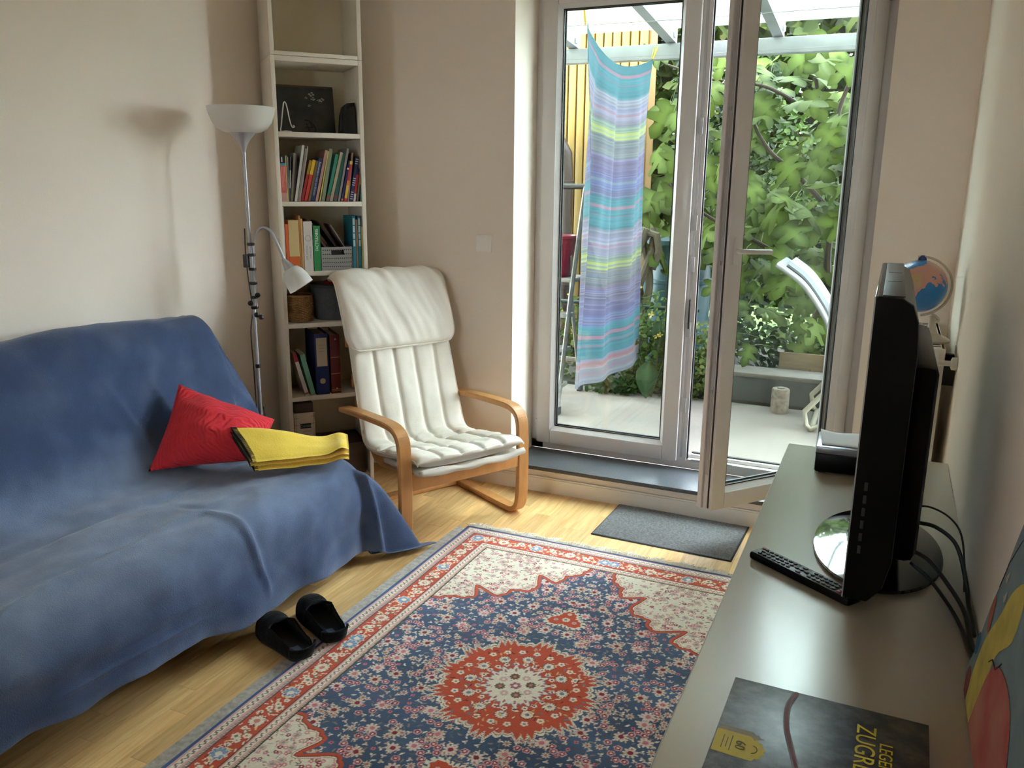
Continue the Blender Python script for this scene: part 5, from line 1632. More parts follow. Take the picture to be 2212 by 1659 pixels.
for (x, ln, w_, lean, c, lb) in ((.215, .215, .010, -35, (70, 40, 32), 'brown leather notebook leaning in the grey basket'), (.262, .205, .007, -35, (24, 22, 24), 'black notebook leaning in the middle of the grey basket'), (.295, .175, .004, -31, (150, 146, 142), 'thin picture frame with a pale edge leaning in the grey basket')):
    t = thing('notebook', lb, 'notebook', SL(x+.035, .03, z2+.06), 0, 'notebooks in the grey basket')
    t.rotation_euler = (Matrix.Rotation(SA, 3, 'Z') @ Matrix.Rotation(R(lean), 3, 'Y')).to_euler()
    MB().box((-w_, 0, 0), (-w_+.0012, .15, ln)).box((-.0012, 0, 0), (0, .15, ln)).box((-w_, .0, 0), (0, .0012, ln)).build('cover', cmat(c), t); box('page_block', (-w_+.0012, .0012, .002), (-.0012, .147, ln-.002), cmat((30, 28, 26)) if lean != -31 else cmat((14, 13, 13)), t)

# --- baskets row
z3 = TOPS[2]
wk = thing('wicker_basket', 'small round wicker basket on the shelf behind the lamp', 'basket', SL(.085, .085, z3), SA)
m_wick = M('wicker', (.29, .155, .058), .75, noise=(40, .3))
n_st = 34; RBm = .061
mb = MB()
for k in range(n_st):
    a = 2*PI*k/n_st
    pts = [((RBm+.004*math.sin(PI*t)+.0014*(1 if (int(t*40)+k) % 2 else -1))*math.cos(a), (RBm+.004*math.sin(PI*t)+.0014*(1 if (int(t*40)+k) % 2 else -1))*math.sin(a), .004+.118*t) for t in np.linspace(0, 1, 14)]
    mb.tube(pts, .0026, 5)
mb.build('stakes', m_wick, wk)['kind'] = 'stuff'
mb = MB()
for j in range(22):
    z = .006+j*.0053; rr_ = RBm+.004*math.sin(PI*j/21)
    mb.tube([((rr_+.0018*math.sin(n_st/2*a+j*PI))*math.cos(a), (rr_+.0018*math.sin(n_st/2*a+j*PI))*math.sin(a), z) for a in np.linspace(0, 2*PI, 68, endpoint=False)], .0029, 5, closed=True)
mb.build('weave', m_wick, wk)['kind'] = 'stuff'
MB().tube([((RBm+.001)*math.cos(a), (RBm+.001)*math.sin(a), .124) for a in np.linspace(0, 2*PI, 48, endpoint=False)], .005, 8, closed=True).build('rim', m_wick, wk)
MB().lathe([(0, .002), (RBm-.004, .002), (RBm-.003, .10), (RBm-.006, .10), (0, .095)], 32).build('lining', cmat((60, 40, 24)), wk)
fb = thing('fabric_bin', 'grey round fabric bin beside the wicker basket', 'bin', SL(.262, .13, z3), SA)
MB().lathe([(0, 0), (.092, 0), (.096, .01), (.109, .165), (.107, .168), (.104, .165), (.092, .015), (0, .012)], 40).build('body', M('grey_felt', (.075, .08, .085), .9, noise=(80, .2)), fb)
MB().lathe([(.1085, .155), (.1105, .158), (.1105, .168), (.1055, .169)], 40).build('rim', cmat((52, 50, 52)), fb)
rdc = obj('red_cloth', pillow('red_cloth', (-.07, -.05, 0), (.06, -.06, 0), (.07, .06, 0), (-.06, .06, 0), .05, None, 16, .5, .01, 5)[0], cmat((150, 26, 30)))
rdc.matrix_basis = Matrix.Translation(SL(.272, .12, z3+.163)) @ Matrix.Rotation(SA, 4, 'Z'); tag(rdc, 'red cloth showing at the top of the grey fabric bin', 'cloth')

# --- binders row
z4 = TOPS[1]
book('book', 'white book with red top leaning on the lower shelf', .083, z4, .0165, .215, .16, (196, 186, 176), -14, bands=((.80, 1.0, (150, 28, 42)), (.035, .075, (150, 60, 60))), group='books on the lower shelf')
book('book', 'mint green book leaning beside the blue binder', .109, z4, .022, .205, .16, (98, 150, 124), -12.5, group='books on the lower shelf')
def binder(label, x, w_, h, cover, dbl):
    t = thing('ring_binder', label, 'binder', SL(x, .014, z4), SA, 'binders on the lower shelf')
    MB().box((0, 0, 0), (w_, .003, h), .0008).box((0, .003, 0), (.0025, .225, h)).box((w_-.0025, .003, 0), (w_, .225, h)).build('cover', cmat(cover), t)
    box('paper_stack', (.004, .02, .008), (w_-.004, .215, h-.012), m_page, t)
    return t
bb_ = binder('dark blue ring binder with paper spine label and finger hole', .136, .064, .295, (20, 32, 84), 0)
box('spine_label', (.007, -.0008, .138), (.057, .0004, .275), cmat((176, 160, 134)), bb_)
for z in (.24, .225, .21): box('label_handwriting', (.018, -.0012, z), (.046-.006*((z*1000) % 3), -.0006, z+.0018), cmat((120, 110, 100)), bb_)
MB().tube([(.032+.0125*math.cos(a), -.0006, .066+.0125*math.sin(a)) for a in np.linspace(0, 2*PI, 20, endpoint=False)], .0014, 5, closed=True).build('hole_ring', m_metal, bb_)
MB().add([(.032+.0118*math.cos(a), -.0004, .066+.0118*math.sin(a)) for a in np.linspace(0, 2*PI, 20, endpoint=False)], [tuple(range(20))]).build('finger_hole', cmat((196, 170, 120)), bb_)
rb_ = binder('dark red ring binder with gold bands beside the blue one', .208, .046, .285, (88, 20, 22), 0)
for z in (.175, .095, .010): box('gold_band', (-.0003, -.0006, z), (.0463, .0006, z+.004), cmat((168, 118, 66)), rb_); 
box('gold_band', (-.0003, -.0006, .018), (.0463, .0006, .022), cmat((168, 118, 66)), rb_)
for z in (.265, .024): MB().lathe([(0, -.002), (.003, -.001), (.004, 0)], 10, mat4=Matrix.Translation((.026, -.001, z)) @ Matrix.Rotation(R(90), 4, 'X')).build('rivet', m_metal, rb_)
# --- bottom compartment
z5 = TOPS[0]
mf = thing('magazine_file', 'white checked magazine file with a dark name label at the bottom', 'box', SL(.024, .014, z5), SA)
m_mf = cmat((196, 184, 164))
FW, FH, FD = .098, .345, .23
MB().box((0, 0, 0), (FW, .003, FH)).box((0, .003, 0), (.003, FD, FH)).box((FW-.003, .003, 0), (FW, FD, FH)).box((0, .003, 0), (FW, FD, .003)).build('body', m_mf, mf)
box('file_contents', (.006, .006, .004), (FW-.006, FD-.01, FH+.045), cmat((48, 30, 26)), mf)
for z in (.06, .135, .21, .285, .32): box('check_line', (-.0002, -.0005, z), (.020, .0002, z+.0016), cmat((90, 78, 64)), mf); box('check_line', (FW-.018, -.0005, z+.004), (FW+.0002, .0002, z+.0056), cmat((90, 78, 64)), mf)
for x in (.008, FW-.008): box('check_line', (x, -.0004, 0), (x+.0012, .0002, FH), cmat((110, 98, 84)), mf)
nl = box('name_label', (.027, -.0012, .268), (.078, .0002, .292), cmat((16, 20, 16)), mf, .0005)
text_part('Corona', .017, cmat((150, 170, 140)), nl, (.0525, -.0016, .280), (R(90), 0, 0))
for (z, a, b) in ((.252, .036, .076), (.238, .036, .062), (.229, .044, .074), (.20, .042, .068), (.19, .05, .078)):
    zz_ = [(.0 + a+(b-a)*i/14, -.0008, z+.0028*math.sin(i*2.4)+.001*math.sin(i*5)) for i in range(15)]
    MB().tube(zz_, .0007, 4).build('label_handwriting', cmat((84, 62, 56)), mf)
wx = thing('wooden_box', 'dark brown wooden box on the bottom board beside the magazine file', 'box', SL(.135, .03, z5), SA)
m_dwood = M('dark_brown_wood', (.055, .028, .014), .6, noise=(8, .3, 5), stretch=(1, 6, 6))
box('body', (0, 0, 0), (.235, .22, .15), m_dwood, wx, .004); box('lid', (-.004, -.004, .15), (.239, .224, .165), m_dwood, wx, .003); box('clasp', (.108, -.007, .135), (.127, -.003, .16), m_metal, wx, .001)
# --- picture, wire stand, black bag on the top shelf
z6 = TOPS[5]
m_slate = M('slate_picture', (.014, .014, .015), .35, noise=(14, 0, 6), col2=(.05, .05, .052))
pc = thing('slate_picture', 'dark slate picture leaning on the shelf above the books', 'picture', SL(ST+.002, .175, z6), 0)
pc.rotation_euler = (Matrix.Rotation(SA, 3, 'Z') @ Matrix.Rotation(R(-9), 3, 'X')).to_euler()
box('panel', (0, 0, .0), (.292, .008, .212), m_slate, pc, .0015)
box('backing_board', (-.001, .008, .0), (.292, .012, .222), cmat((96, 84, 60)), pc, .001)
m_chalk = cmat((170, 166, 158))
rr_ = random.Random(4)
for (cx_, cz_, s_) in ((.19, .182, 1.0), (.196, .162, .8), (.236, .158, .9), (.222, .155, .6), (.178, .13, .5), (.165, .165, .5)):
    for q in range(4):
        a = q*PI/2+rr_.uniform(-.4, .4)
        pts = [(cx_+s_*.009*math.cos(a)+.0055*s_*math.cos(b), -.0006, cz_+s_*.007*math.sin(a)+.004*s_*math.sin(b)) for b in np.linspace(0, 2*PI, 9, endpoint=False)]
        MB().add(pts, [tuple(range(9))]).build('chalk_blossom', m_chalk, pc)
m_ink = cmat((4, 4, 4))
for pts in ([(.15, 0, .065), (.172, 0, .062), (.186, 0, .028)], [(.158, 0, .05), (.17, 0, .012)], [(.176, 0, .06), (.2, 0, .03), (.198, 0, .012)], [(.15, 0, .03), (.19, 0, .034)]):
    MB().tube([(x, -.0012, z) for x, y, z in pts], .003, 6).build('dark_brushstroke', m_ink, pc)
ws = thing('wire_stand', 'bent white wire plate stand in front of the slate picture', 'stand', SL(.035, .06, z6), SA)
wpts = spline([(.058, -.01, .030), (.062, -.016, .024), (.052, -.018, .022), (.046, .0, .05), (.040, .012, .10), (.033, .014, .128), (.026, .014, .128), (.020, .012, .10), (.008, .0, .03), (.0, -.03, .0035), (.02, -.04, .0035), (.05, .0, .0035), (.06, .05, .0035)], 60)
MB().tube(wpts, .0026, 8).build('wire', cmat((206, 204, 196)), ws)
bgt = thing('black_pouch', 'black zipped pouch standing at the end of the top shelf', 'pouch', SL(.318, .10, z6), SA)
pr = [(0, .0), (.0, .02), (.006, .085), (.018, .125), (.034, .136), (.055, .138), (.060, .10), (.061, 0)]
vs = []; npr = len(pr)
for (y, s_) in ((-.062, .75), (-.052, 1), (.052, 1), (.062, .75)): vs += [(.03+(x-.03)*s_, y, max(0, .068+(z-.068)*s_) if z > 0 else 0) for x, z in pr]
fs = [tuple(range(npr)), tuple(3*npr+i for i in range(npr))[::-1]]+[(k*npr+i, k*npr+(i+1) % npr, (k+1)*npr+(i+1) % npr, (k+1)*npr+i) for k in range(3) for i in range(npr)]
MB().add(vs, fs, False).build('body', M('black_nylon', (.008, .008, .009), .7), bgt)
MB().tube([(.030+(x-.03)*1.02, -.0, .068+(z-.068)*1.02) for x, z in pr[1:-1]], .0025, 6).build('zip', cmat((26, 26, 28)), bgt)

# ================================================================== TV CABINET
CX0, CZ, CY1 = -.245, .66, 2.825
m_cab = M('grey_white_laminate', (.44, .40, .33), .27, spec=1.0, noise=(3, .02))
m_cabedge = M('cabinet_edge', (.55, .48, .36), .6)
cab = thing('tv_cabinet', 'long pale grey laminate cabinet along the right wall', 'cabinet', (0, 1.2, 0))
cab['label'] = 'long pale grey laminate cabinet carrying the television'
box('top_board', (CX0, -.9, CZ-.022), (XR-.002, CY1, CZ), m_cab, cab, .0015, True)
box('front_edge_strip', (CX0-.0012, -.9, CZ-.021), (CX0, CY1, CZ-.001), m_cabedge, cab, 0, True)
box('carcass', (CX0+.035, -.88, .07), (XR-.004, CY1-.01, CZ-.022), m_cab, cab, .001, True)
box('plinth', (CX0+.06, -.86, 0), (XR-.02, CY1-.03, .07), m_cab, cab, 0, True)
for k in range(6):
    y0 = -.88+k*.616
    d_ = box('door', (CX0+.017, y0+.003, .075), (CX0+.0348, y0+.613, CZ-.026), m_cab, cab, .002, True)
    box('knob', (CX0+.004, y0+.56, .48), (CX0+.017, y0+.575, .50), m_metal, d_, .003, True)

# ------------------------------------------------------------------ television
m_tvblack = M('tv_black', (.0025, .0025, .0027), .35, spec=.12)
m_tvgloss = M('tv_piano_black', (.003, .003, .0033), .12, spec=.3)
m_tvtop = M('tv_top', (.020, .020, .022), .42)
m_chrome = M('mirror_base', (.62, .64, .66), .06, metal=1.)
tv = thing('television', 'black flat television seen from the side on an oval mirrored foot', 'television', (.05, 2.04, CZ))
TX, TY0, TY1, TZ0, TZ1 = -.018, 1.665, 2.42, .70, 1.305
def tv_body():
    # cross-section in (x,z): flat screen side at TX, rounded back
    sec = [(TX+.004, TZ0), (TX, TZ0+.006), (TX, TZ1-.004), (TX+.004, TZ1), (TX+.045, TZ1-.002), (TX+.066, TZ1-.014), (TX+.077, TZ1-.045), (TX+.082, TZ1-.10), (TX+.082, TZ0+.09), (TX+.070, TZ0+.03), (TX+.045, TZ0)]
    n = len(sec); vs = []; fs = []
    for (y, ins) in ((TY0, .004), (TY0+.006, 0), (TY1-.006, 0), (TY1, .004)):
        vs += [(TX+.04+(x-TX-.04)*(1-ins*8), y, 1.0+(z-1.0)*(1-ins*1.2)) for x, z in sec]
    for k in range(3): fs += [(k*n+i, k*n+(i+1) % n, (k+1)*n+(i+1) % n, (k+1)*n+i) for i in range(n)]
    fs += [tuple(range(n))[::-1], tuple(3*n+i for i in range(n))]
    MB().add(vs, fs, False).build('casing', m_tvblack, tv, True)
tv_body()
box('screen', (TX-.0012, TY0+.035, TZ0+.06), (TX-.0002, TY1-.035, TZ1-.035), m_tvgloss, tv, 0, True)
box('screen_bezel', (TX-.0006, TY0+.001, TZ0+.002), (TX+.003, TY1-.001, TZ1-.001), m_tvgloss, tv, .001, True)
box('top_panel', (TX+.012, TY0+.01, TZ1-.0012), (TX+.050, TY1-.01, TZ1+.0012), m_tvtop, tv, .001, True)
box('bezel_edge_trim', (TX-.0012, TY0-.0006, TZ0+.002), (TX+.0012, TY0+.0008, TZ1-.002), m_lampmetal, tv, 0, True)
for y in (1.93, 2.13): box('vent_slot', (TX+.018, y, TZ1+.0006), (TX+.045, y+.006, TZ1+.0018), m_gasket, tv, 0, True)
box('rear_bump', (TX+.076, TY0+.10, TZ0+.05), (TX+.128, TY1-.10, TZ1-.14), m_tvblack, tv, .02, True)
for k in range(6): box('side_button', (TX+.018, TY0-.003, .80+k*.026), (TX+.024, TY0+.001, .816+k*.026), m_tvtop, tv, .0008, True)
MB().lathe([(.0, .0), (.135, 0), (.142, .004), (.140, .010), (.10, .020), (.05, .030), (.0, .034)], 48, (.042, 2.035, CZ), 1.0, 1.72).build('oval_foot', m_tvgloss, tv, True)
def half_ring(prof, a0, a1, seg=40):
    vs = []; fs = []
    for (r, z) in prof:
        for k in range(seg+1):
            a_ = a0+(a1-a0)*k/seg; vs.append((.042+r*math.cos(a_), 2.035+1.72*r*math.sin(a_), CZ+z))
    for i in range(len(prof)-1):
        for k in range(seg): fs.append((i*(seg+1)+k, i*(seg+1)+k+1, (i+1)*(seg+1)+k+1, (i+1)*(seg+1)+k))
    return MB().add(vs, fs, True)
half_ring([(.1415, .0050), (.1408, .0108), (.126, .0150), (.10, .0212), (.070, .0275)], R(92), R(268)).build('foot_mirror', m_chrome, tv, True)
box('neck', (.02, 1.95, CZ+.02), (.07, 2.12, .72), m_tvblack, tv, .012, True)

# ------------------------------------------------------------------ remote control
rc = thing('remote_control', 'black remote control with many buttons in front of the television', 'remote control', (-.103, 1.80, CZ), R(-34.5))
box('shell', (-.135, -.024, 0), (.135, .024, .019), m_tvblack, rc, .007)
box('face_plate', (-.130, -.0215, .0186), (.130, .0215, .0197), m_tvtop, rc, .001)
m_btn = M('rubber_button', (.007, .007, .008), .5)
btn = None
def button(x, y, mat=m_btn, s=1.0, name='button'):
    global btn
    if btn is None or mat is not m_btn:
        o = MB().lathe([(.0042, 0), (.0044, .001), (.0040, .0026), (0, .003)], 12, (0, 0, 0), 1.15, .85).build(name, mat, rc)
        if mat is m_btn: btn = o
    else:
        o = bpy.data.objects.new(name, btn.data); COL.objects.link(o); o.parent = rc
    o.location = (x, y, .0195); o.scale = (s, s, 1); return o
for i in range(7):
    for j in range(3): button(-.112+i*.0135, -.013+j*.0125)
button(-.122, .014, M('red_button', (.16, .01, .012), .5))
for a in range(4): button(-.004+.013*math.cos(a*PI/2), .013*math.sin(a*PI/2), s=1.25)
button(-.004, 0, M('ok_button', (.03, .03, .032), .4), 1.1)
for i in range(6):
    for j in range(3): button(.026+i*.0125, -.013+j*.0125)
for j, c in enumerate(((.22, .012, .015), (.02, .10, .04), (.40, .28, .02), (.02, .04, .14))): button(.104, -.0145+j*.0097, M('colour_key', c, .5), .9)
box('logo_field', (.112, -.018, .0193), (.127, .018, .0201), M('shiny_label', (.22, .19, .19), .3), rc, .0003)

# ------------------------------------------------------------------ receiver box with letter, on the far end of the cabinet
rx_ = thing('receiver_box', 'black receiver box with a silver lid at the far end of the cabinet', 'box', (-.055, 2.64, CZ), R(2))
box('body', (-.092, -.085, .004), (.092, .085, .062), m_tvblack, rx_, .006); 
for sx_ in (-.07, .07):
    for sy_ in (-.065, .065): box('foot', (sx_-.01, sy_-.01, 0), (sx_+.01, sy_+.01, .005), m_gasket, rx_, .001)
box('lid', (-.092, -.085, .062), (.092, .085, .084), M('silver_plastic', (.26, .28, .31), .3, metal=.5), rx_, .005)
box('lid_seam', (-.0925, -.0855, .0605), (.0925, .0855, .0625), m_gasket, rx_, 0)
lt = []
for i in range(9):
    lt.append([(-.085+.17*i/8, -.07+.14*j/6, .0865+.012*(j/6)*(i/8)**2+.010*math.exp(-((i)/1.2)**2)*(j/6)) for j in range(7)])
o = obj('letter', grid_mesh('letter', lt, 9, 7), M('paper_sheet', (.62, .62, .64), .8)); o.matrix_basis = Matrix.Translation((-.052, 2.645, CZ)) @ Matrix.Rotation(R(6), 4, 'Z'); o.modifiers.new('thickness', 'SOLIDIFY').thickness = .0006
tag(o, 'sheet of white paper lying on the receiver box', 'paper')

# ------------------------------------------------------------------ big travel book
tb = thing('travel_book', 'large softcover book about train journeys lying on the cabinet', 'book', (-.165, 1.307, CZ), R(-1.0))
bw_, bl_ = .295, .40
m_cover = bpy.data.materials.new('landscape_cover'); m_cover.use_nodes = True
nt_ = m_cover.node_tree; N_ = nt_.nodes; L_ = nt_.links; b_ = N_['Principled BSDF']; b_.inputs['Roughness'].default_value = .33
tc_ = N_.new('ShaderNodeTexCoord'); mp_ = N_.new('ShaderNodeMapping'); mp_.inputs['Scale'].default_value = (11, 13, 1); mp_.inputs['Rotation'].default_value = (0, 0, .5)
n1 = N_.new('ShaderNodeTexNoise'); n1.inputs['Scale'].default_value = 3.2; n1.inputs['Detail'].default_value = 9; n1.inputs['Roughness'].default_value = .65
L_.new(tc_.outputs['Object'], mp_.inputs[0]); L_.new(mp_.outputs[0], n1.inputs['Vector'])
cr_ = N_.new('ShaderNodeValToRGB'); e_ = cr_.color_ramp.elements; e_[0].position = .42; e_[0].color = (.038, .05, .068, 1); e_[1].position = .74; e_[1].color = (.17, .18, .20, 1)
cr2 = N_.new('ShaderNodeValToRGB'); e2 = cr2.color_ramp.elements; e2[0].position = .42; e2[0].color = (.006, .005, .004, 1); e2[1].position = .72; e2[1].color = (.12, .085, .05, 1)
L_.new(n1.outputs['Fac'], cr_.inputs[0]); L_.new(n1.outputs['Fac'], cr2.inputs[0])
sx_ = N_.new('ShaderNodeSeparateXYZ'); L_.new(tc_.outputs['Object'], sx_.inputs[0])
mr_ = N_.new('ShaderNodeMapRange'); mr_.inputs[1].default_value = .175; mr_.inputs[2].default_value = .235; L_.new(sx_.outputs['X'], mr_.inputs[0])
mx_ = N_.new('ShaderNodeMix'); mx_.data_type = 'RGBA'; L_.new(mr_.outputs[0], mx_.inputs[0]); L_.new(cr_.outputs[0], mx_.inputs[6]); L_.new(cr2.outputs[0], mx_.inputs[7])
L_.new(mx_.outputs[2], b_.inputs['Base Color'])
BT = .030
box('page_block', (.003, -bl_+.003, .002), (bw_-.003, -.003, BT-.0015), m_page, tb)
cv = box('front_cover', (0, -bl_, BT-.0015), (bw_, 0, BT), m_cover, tb, .0003)
box('back_cover', (0, -bl_, 0), (bw_, 0, .0018), cmat((30, 26, 26)), tb)
box('spine', (0, -.0018, 0), (bw_, 0, BT-.0016), cmat((26, 18, 22)), tb)
trk = spline([(.100, -.001, BT+.0003), (.092, -.045, BT+.0003), (.096, -.10, BT+.0003), (.112, -.16, BT+.0003), (.135, -.24, BT+.0003), (.15, -.34, BT+.0003)], 30)
mb = MB(); mb.sweep(trk, .0095, .0003, (1, 0, 0), .0); mb.build('printed_track', cmat((120, 116, 122)), tb)
mb = MB(); mb.sweep([p+Vector((0, 0, .0003)) for p in trk[:20]], .0048, .0003, (1, 0, 0), .0); mb.build('printed_train', cmat((122, 60, 78)), tb)
m_yprint = cmat((206, 186, 26))
text_part('ZUGREISEN', .040, m_yprint, tb, (.207, -.045, BT+.0006), (0, 0, R(-90)), align='LEFT', sx=.92)
text_part('LEGENDÄRE', .026, m_yprint, tb, (.236, -.080, BT+.0006), (0, 0, R(-90)), align='LEFT', sx=.92)
# round mark on the cover
MB().tube([(.2665+.0085*math.cos(a), -.150+.0085*math.sin(a), BT+.0006) for a in np.linspace(0, 2*PI, 28, endpoint=False)], .0009, 4, closed=True).build('publisher_mark', cmat((150, 150, 146)), tb)
box('publisher_mark', (.2655, -.170, BT+.0003), (.2675, -.130, BT+.0010), cmat((150, 150, 146)), tb); box('publisher_mark', (.256, -.151, BT+.0003), (.277, -.149, BT+.0010), cmat((150, 150, 146)), tb)
# yellow sticker with serrated end
stk = [(.002, -.150), (.052, -.150), (.058, -.157)]
for k in range(11):
    a = R(62-k*12.4); q = .028 if k % 2 else .0315
    stk.append((.046+q*math.cos(a), -.180+q*math.sin(a)*.95))
stk += [(.052, -.207), (.002, -.205)]
MB().add([(x, y, BT+.0004) for x, y in stk], [tuple(range(len(stk)))]).build('yellow_sticker', m_yprint, tb)
MB().add([(x+.001, y+.012, BT+.0003) for x, y in stk[:6]]+[(.045, -.16, BT+.0003), (.002, -.152, BT+.0003)], [tuple(range(8))]).build('sticker_shade', cmat((150, 142, 110)), tb)
text_part('60', .021, cmat((92, 88, 40)), tb, (.040, -.178, BT+.0009), (0, 0, R(-90)))
for (x, a, b) in ((.026, -.196, -.160), (.020, -.190, -.166), (.014, -.194, -.162)): box('sticker_print', (x, a, BT+.0004), (x+.0014, b, BT+.0008), cmat((120, 112, 40)), tb)
MB().tube([(.058+.007*math.cos(a), -.180+.009*math.sin(a), BT+.0006) for a in np.linspace(-PI/2, PI/2, 14)], .0007, 4).build('sticker_print', cmat((120, 112, 40)), tb)

# ------------------------------------------------------------------ child's painting leaning on the wall
cp_ = thing('child_painting', 'cut-out watercolour painting leaning against the wall beside the book', 'painting', (.2, 1.3, CZ))
XW = .222
outl = [(1.395, .662), (1.47, .664), (1.500, .69), (1.490, .715), (1.475, .735), (1.455, .775), (1.425, .85), (1.39, .91), (1.355, .99), (1.31, 1.06), (1.22, 1.10), (1.08, 1.09), (.98, 1.02), (.95, .85), (.98, .70), (1.05, .662), (1.2, .662)]
ol = spline([(0, y, z) for y, z in outl]+[(0, outl[0][0], outl[0][1])], 70)[:-1]
def lean_x(z): return XW-.030*(1-(z-CZ)/.45)
n = len(ol)
vs = [(lean_x(p.z), p.y, p.z) for p in ol]+[(lean_x(p.z)+.0015, p.y, p.z) for p in ol]
MB().add(vs, [tuple(range(n)), tuple(range(n, 2*n))[::-1]]+[(i, (i+1) % n, n+(i+1) % n, n+i) for i in range(n)]).build('card', M('blue_wash', (.135, .205, .235), .85, noise=(14, 0, 5), col2=(.20, .27, .285)), cp_, True)
def patch(name, pts, mat, off):
    q = spline([(0, y, z) for y, z in pts]+[(0, pts[0][0], pts[0][1])], 40)[:-1]
    MB().add([(lean_x(p.z)-off, p.y, p.z) for p in q], [tuple(range(len(q)))]).build(name, mat, cp_, True)
patch('yellow_area', [(1.40, .664), (1.445, .668), (1.44, .72), (1.405, .80), (1.345, .87), (1.29, .94), (1.22, .98), (1.22, .90), (1.30, .83), (1.335, .74), (1.36, .67)], M('yellow_wash', (.50, .40, .08), .85, noise=(20, .2)), .0006)
patch('red_area', [(1.375, .664), (1.355, .72), (1.31, .80), (1.24, .84), (1.14, .84), (1.08, .78), (1.06, .70), (1.10, .665), (1.22, .664)], M('red_wash', (.40, .055, .06), .85, noise=(9, 0, 5), col2=(.46, .20, .13)), .0010)
patch('brown_area', [(1.475, .665), (1.485, .69), (1.47, .715), (1.445, .715), (1.44, .69), (1.445, .665)], M('brown_wash', (.20, .05, .045), .85, noise=(40, .3)), .0012)
patch('orange_spot', [(1.405, .815), (1.415, .84), (1.405, .875), (1.392, .88), (1.388, .85), (1.394, .82)], M('orange_wash', (.36, .10, .05), .85), .0012)
patch('blue_spot', [(1.462, .745), (1.468, .765), (1.45, .79), (1.435, .785), (1.44, .755)], M('deep_blue_wash', (.04, .13, .20), .85), .0012)
for (y, z) in ((1.36, .93), (1.345, .905)): patch('pale_spot', [(y, z), (y-.008, z+.008), (y-.02, z+.018), (y-.018, z+.004), (y-.008, z-.006)], M('pale_wash', (.40, .36, .28), .85), .0012)
MB().tube([(lean_x(z)-.0012, y, z) for y, z in ((1.335, .80), (1.315, .815), (1.28, .818), (1.25, .845))], .0009, 5).build('ink_line', cmat((44, 26, 30)), cp_, True)
MB().tube([(lean_x(z)-.0012, y, z) for y, z in ((1.39, .90), (1.36, .955), (1.31, 1.01), (1.25, 1.05))], .0006, 5).build('ink_line', cmat((44, 40, 44)), cp_, True)

# ------------------------------------------------------------------ radiator and globe
rd = thing('radiator', 'white panel radiator on the wall behind the television', 'radiator', (.17, 3.3, .12))
m_rad = M('radiator_enamel', (.72, .69, .63), .35)
RX0, RX1, RY0, RY1, RZ0, RZ1 = .125, .196, 3.03, 3.60, .16, .985
box('front_panel', (RX0, RY0, RZ0), (RX0+.014, RY1, RZ1), m_rad, rd, .004, True); box('rear_panel', (RX1-.014, RY0, RZ0), (RX1, RY1, RZ1), m_rad, rd, .004, True)
box('end_cover', (RX0, RY0-.002, RZ0), (RX1, RY0+.004, RZ1), m_rad, rd, .003, True); box('end_cover', (RX0, RY1-.004, RZ0), (RX1, RY1+.002, RZ1), m_rad, rd, .003, True)
box('top_grille', (RX0+.002, RY0, RZ1-.01), (RX1-.002, RY1, RZ1), m_rad, rd, .002, True)
for k in range(16): box('grille_slot', (RX0+.014, RY0+.03+k*.034, RZ1-.0005), (RX1-.014, RY0+.045+k*.034, RZ1+.0006), m_gasket, rd, 0, True)
tube('valve_pipe', [(RX0+.03, RY0-.03, .945), (.16, RY0-.03, .944), (XR-.016, RY0-.03, .944)], .009, m_rad, rd, 10, True)
MB().lathe([(.019, 0), (.021, .003), (.021, .016), (.012, .020)], 20, mat4=Matrix.Translation((XR, RY0-.03, .944)) @ Matrix.Rotation(R(-90), 4, 'Y')).build('wall_rose', m_rad, rd, True)
box('wall_bracket', (RX1, RY0+.10, .90), (XR-.001, RY0+.13, .95), m_gasket, rd, .002, True); box('wall_bracket', (RX1, RY0+.02, .86), (XR-.001, RY0+.05, .93), m_gasket, rd, .002, True)
tube('valve_stub', [(RX0+.03, RY0-.03, .945), (RX0+.03, RY0+.01, .945)], .011, m_rad, rd, 10, True)
gl = thing('globe', 'small desk globe on the radiator behind the television', 'globe', (.152, 3.17, RZ1+.0006))
m_globe = bpy.data.materials.new('globe_map'); m_globe.use_nodes = True
nt_ = m_globe.node_tree; N_ = nt_.nodes; L_ = nt_.links; b_ = N_['Principled BSDF']; b_.inputs['Roughness'].default_value = .3
tc_ = N_.new('ShaderNodeTexCoord'); n1 = N_.new('ShaderNodeTexNoise'); n1.inputs['Scale'].default_value = 9; n1.inputs['Detail'].default_value = 5
L_.new(tc_.outputs['Object'], n1.inputs['Vector'])
cr_ = N_.new('ShaderNodeValToRGB'); cr_.color_ramp.interpolation = 'CONSTANT'; e_ = cr_.color_ramp.elements
e_[0].position = 0; e_[0].color = (.02, .17, .42, 1); e_[1].position = .50; e_[1].color = (.50, .24, .18, 1)
x_ = cr_.color_ramp.elements.new(.58); x_.color = (.46, .30, .15, 1); x_ = cr_.color_ramp.elements.new(.66); x_.color = (.14, .28, .12, 1)
L_.new(n1.outputs['Fac'], cr_.inputs[0]); L_.new(cr_.outputs[0], b_.inputs['Base Color'])
GZ = .185; GR = .088; gx = -.066
MB().lathe([(GR*math.sin(a), -GR*math.cos(a)) for a in np.linspace(0, PI, 25)], 40, (gx, 0, GZ)).build('sphere', m_globe, gl)
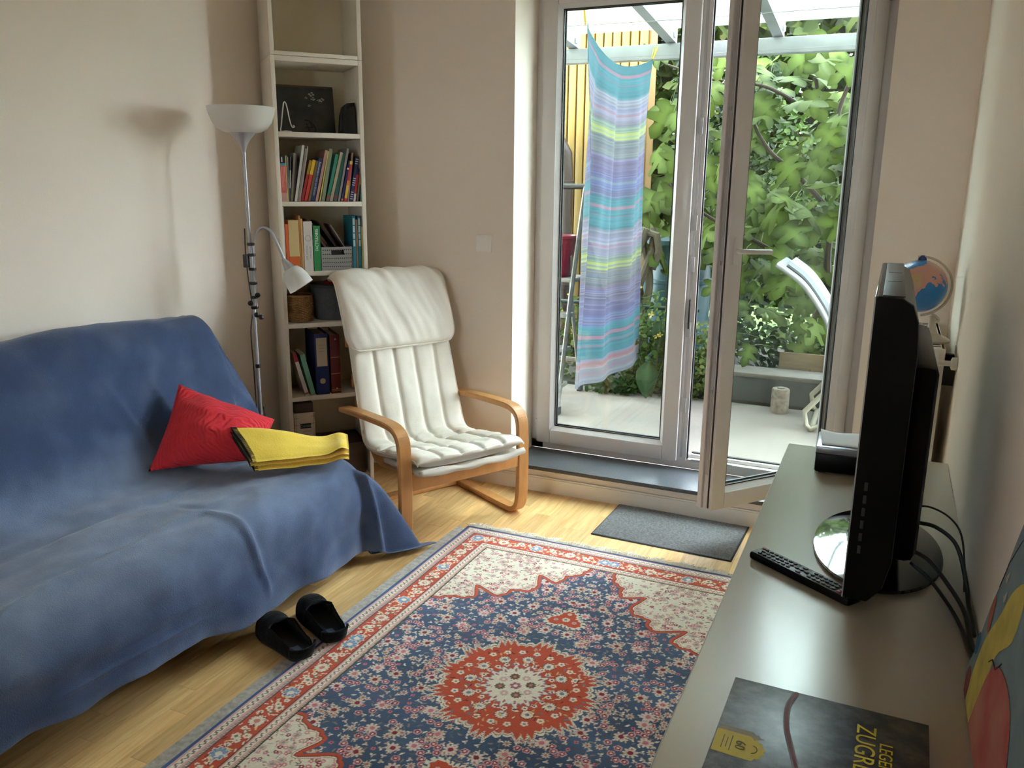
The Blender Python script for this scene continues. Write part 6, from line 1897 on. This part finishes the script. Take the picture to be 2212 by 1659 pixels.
arc = [(gx+(GR+.012)*math.sin(a), 0, GZ+(GR+.012)*math.cos(a)) for a in np.linspace(R(-8), R(172), 40)]
MB().sweep(arc, .012, .007, (0, 1, 0), .2).build('meridian_arm', M('ivory_plastic', (.52, .45, .33), .4), gl)
MB().lathe([(.014, 0), (.012, .01), (.006, .016)], 14, (gx-.0, 0, GZ+GR)).build('pole_cap', cmat((30, 50, 110)), gl)
MB().lathe([(.0, .0), (.062, 0), (.065, .006), (.05, .016), (.02, .028), (.011, .05), (.010, GZ-GR-.012)], 28, (gx*.2, 0, 0)).build('base', bpy.data.materials['ivory_plastic'], gl)
MB().sweep(spline([(gx*.2, 0, .06), (gx*.2+.02, 0, .075), (gx+.045, 0, GZ-GR-.0)], 10), .012, .008, (0, 1, 0), .2).build('foot_arm', bpy.data.materials['ivory_plastic'], gl)
for q in list(gl.children): q.location.x += .012

# ------------------------------------------------------------------ cables behind the television
def cable(name, label, pts, r, col=m_black):
    o = tube(name, spline(pts, 60), r, col, None, 8); return tag(o, label, 'cable', 'cables behind the television')
cable('aerial_cable', 'thin black cable plugged highest into the television back', [(.112, 1.95, .815), (.14, 1.96, .812), (.175, 1.95, .80), (.20, 1.93, .775), (.212, 1.90, .72), (.216, 1.87, .667)], .0022)
m_cgreen = M('dark_green_cable', (.008, .018, .014), .5)
cable('power_cable', 'thick dark green cable looping down to the wall', [(.110, 1.90, .795), (.15, 1.90, .790), (.19, 1.88, .765), (.214, 1.84, .70), (.219, 1.80, .672), (.222, 1.74, .668), (.221, 1.68, .6665)], .0045, m_cgreen)
cable('video_cable', 'black cable leaving the television low towards the wall', [(.108, 1.86, .745), (.14, 1.845, .735), (.18, 1.80, .705), (.207, 1.75, .680), (.214, 1.67, .6665), (.219, 1.60, .6660)], .0045)
cable('audio_cable', 'lowest black cable sloping from the television to the cabinet top', [(.106, 1.84, .725), (.14, 1.82, .708), (.175, 1.77, .685), (.20, 1.70, .6695), (.210, 1.60, .6645), (.218, 1.52, .6642)], .0038)
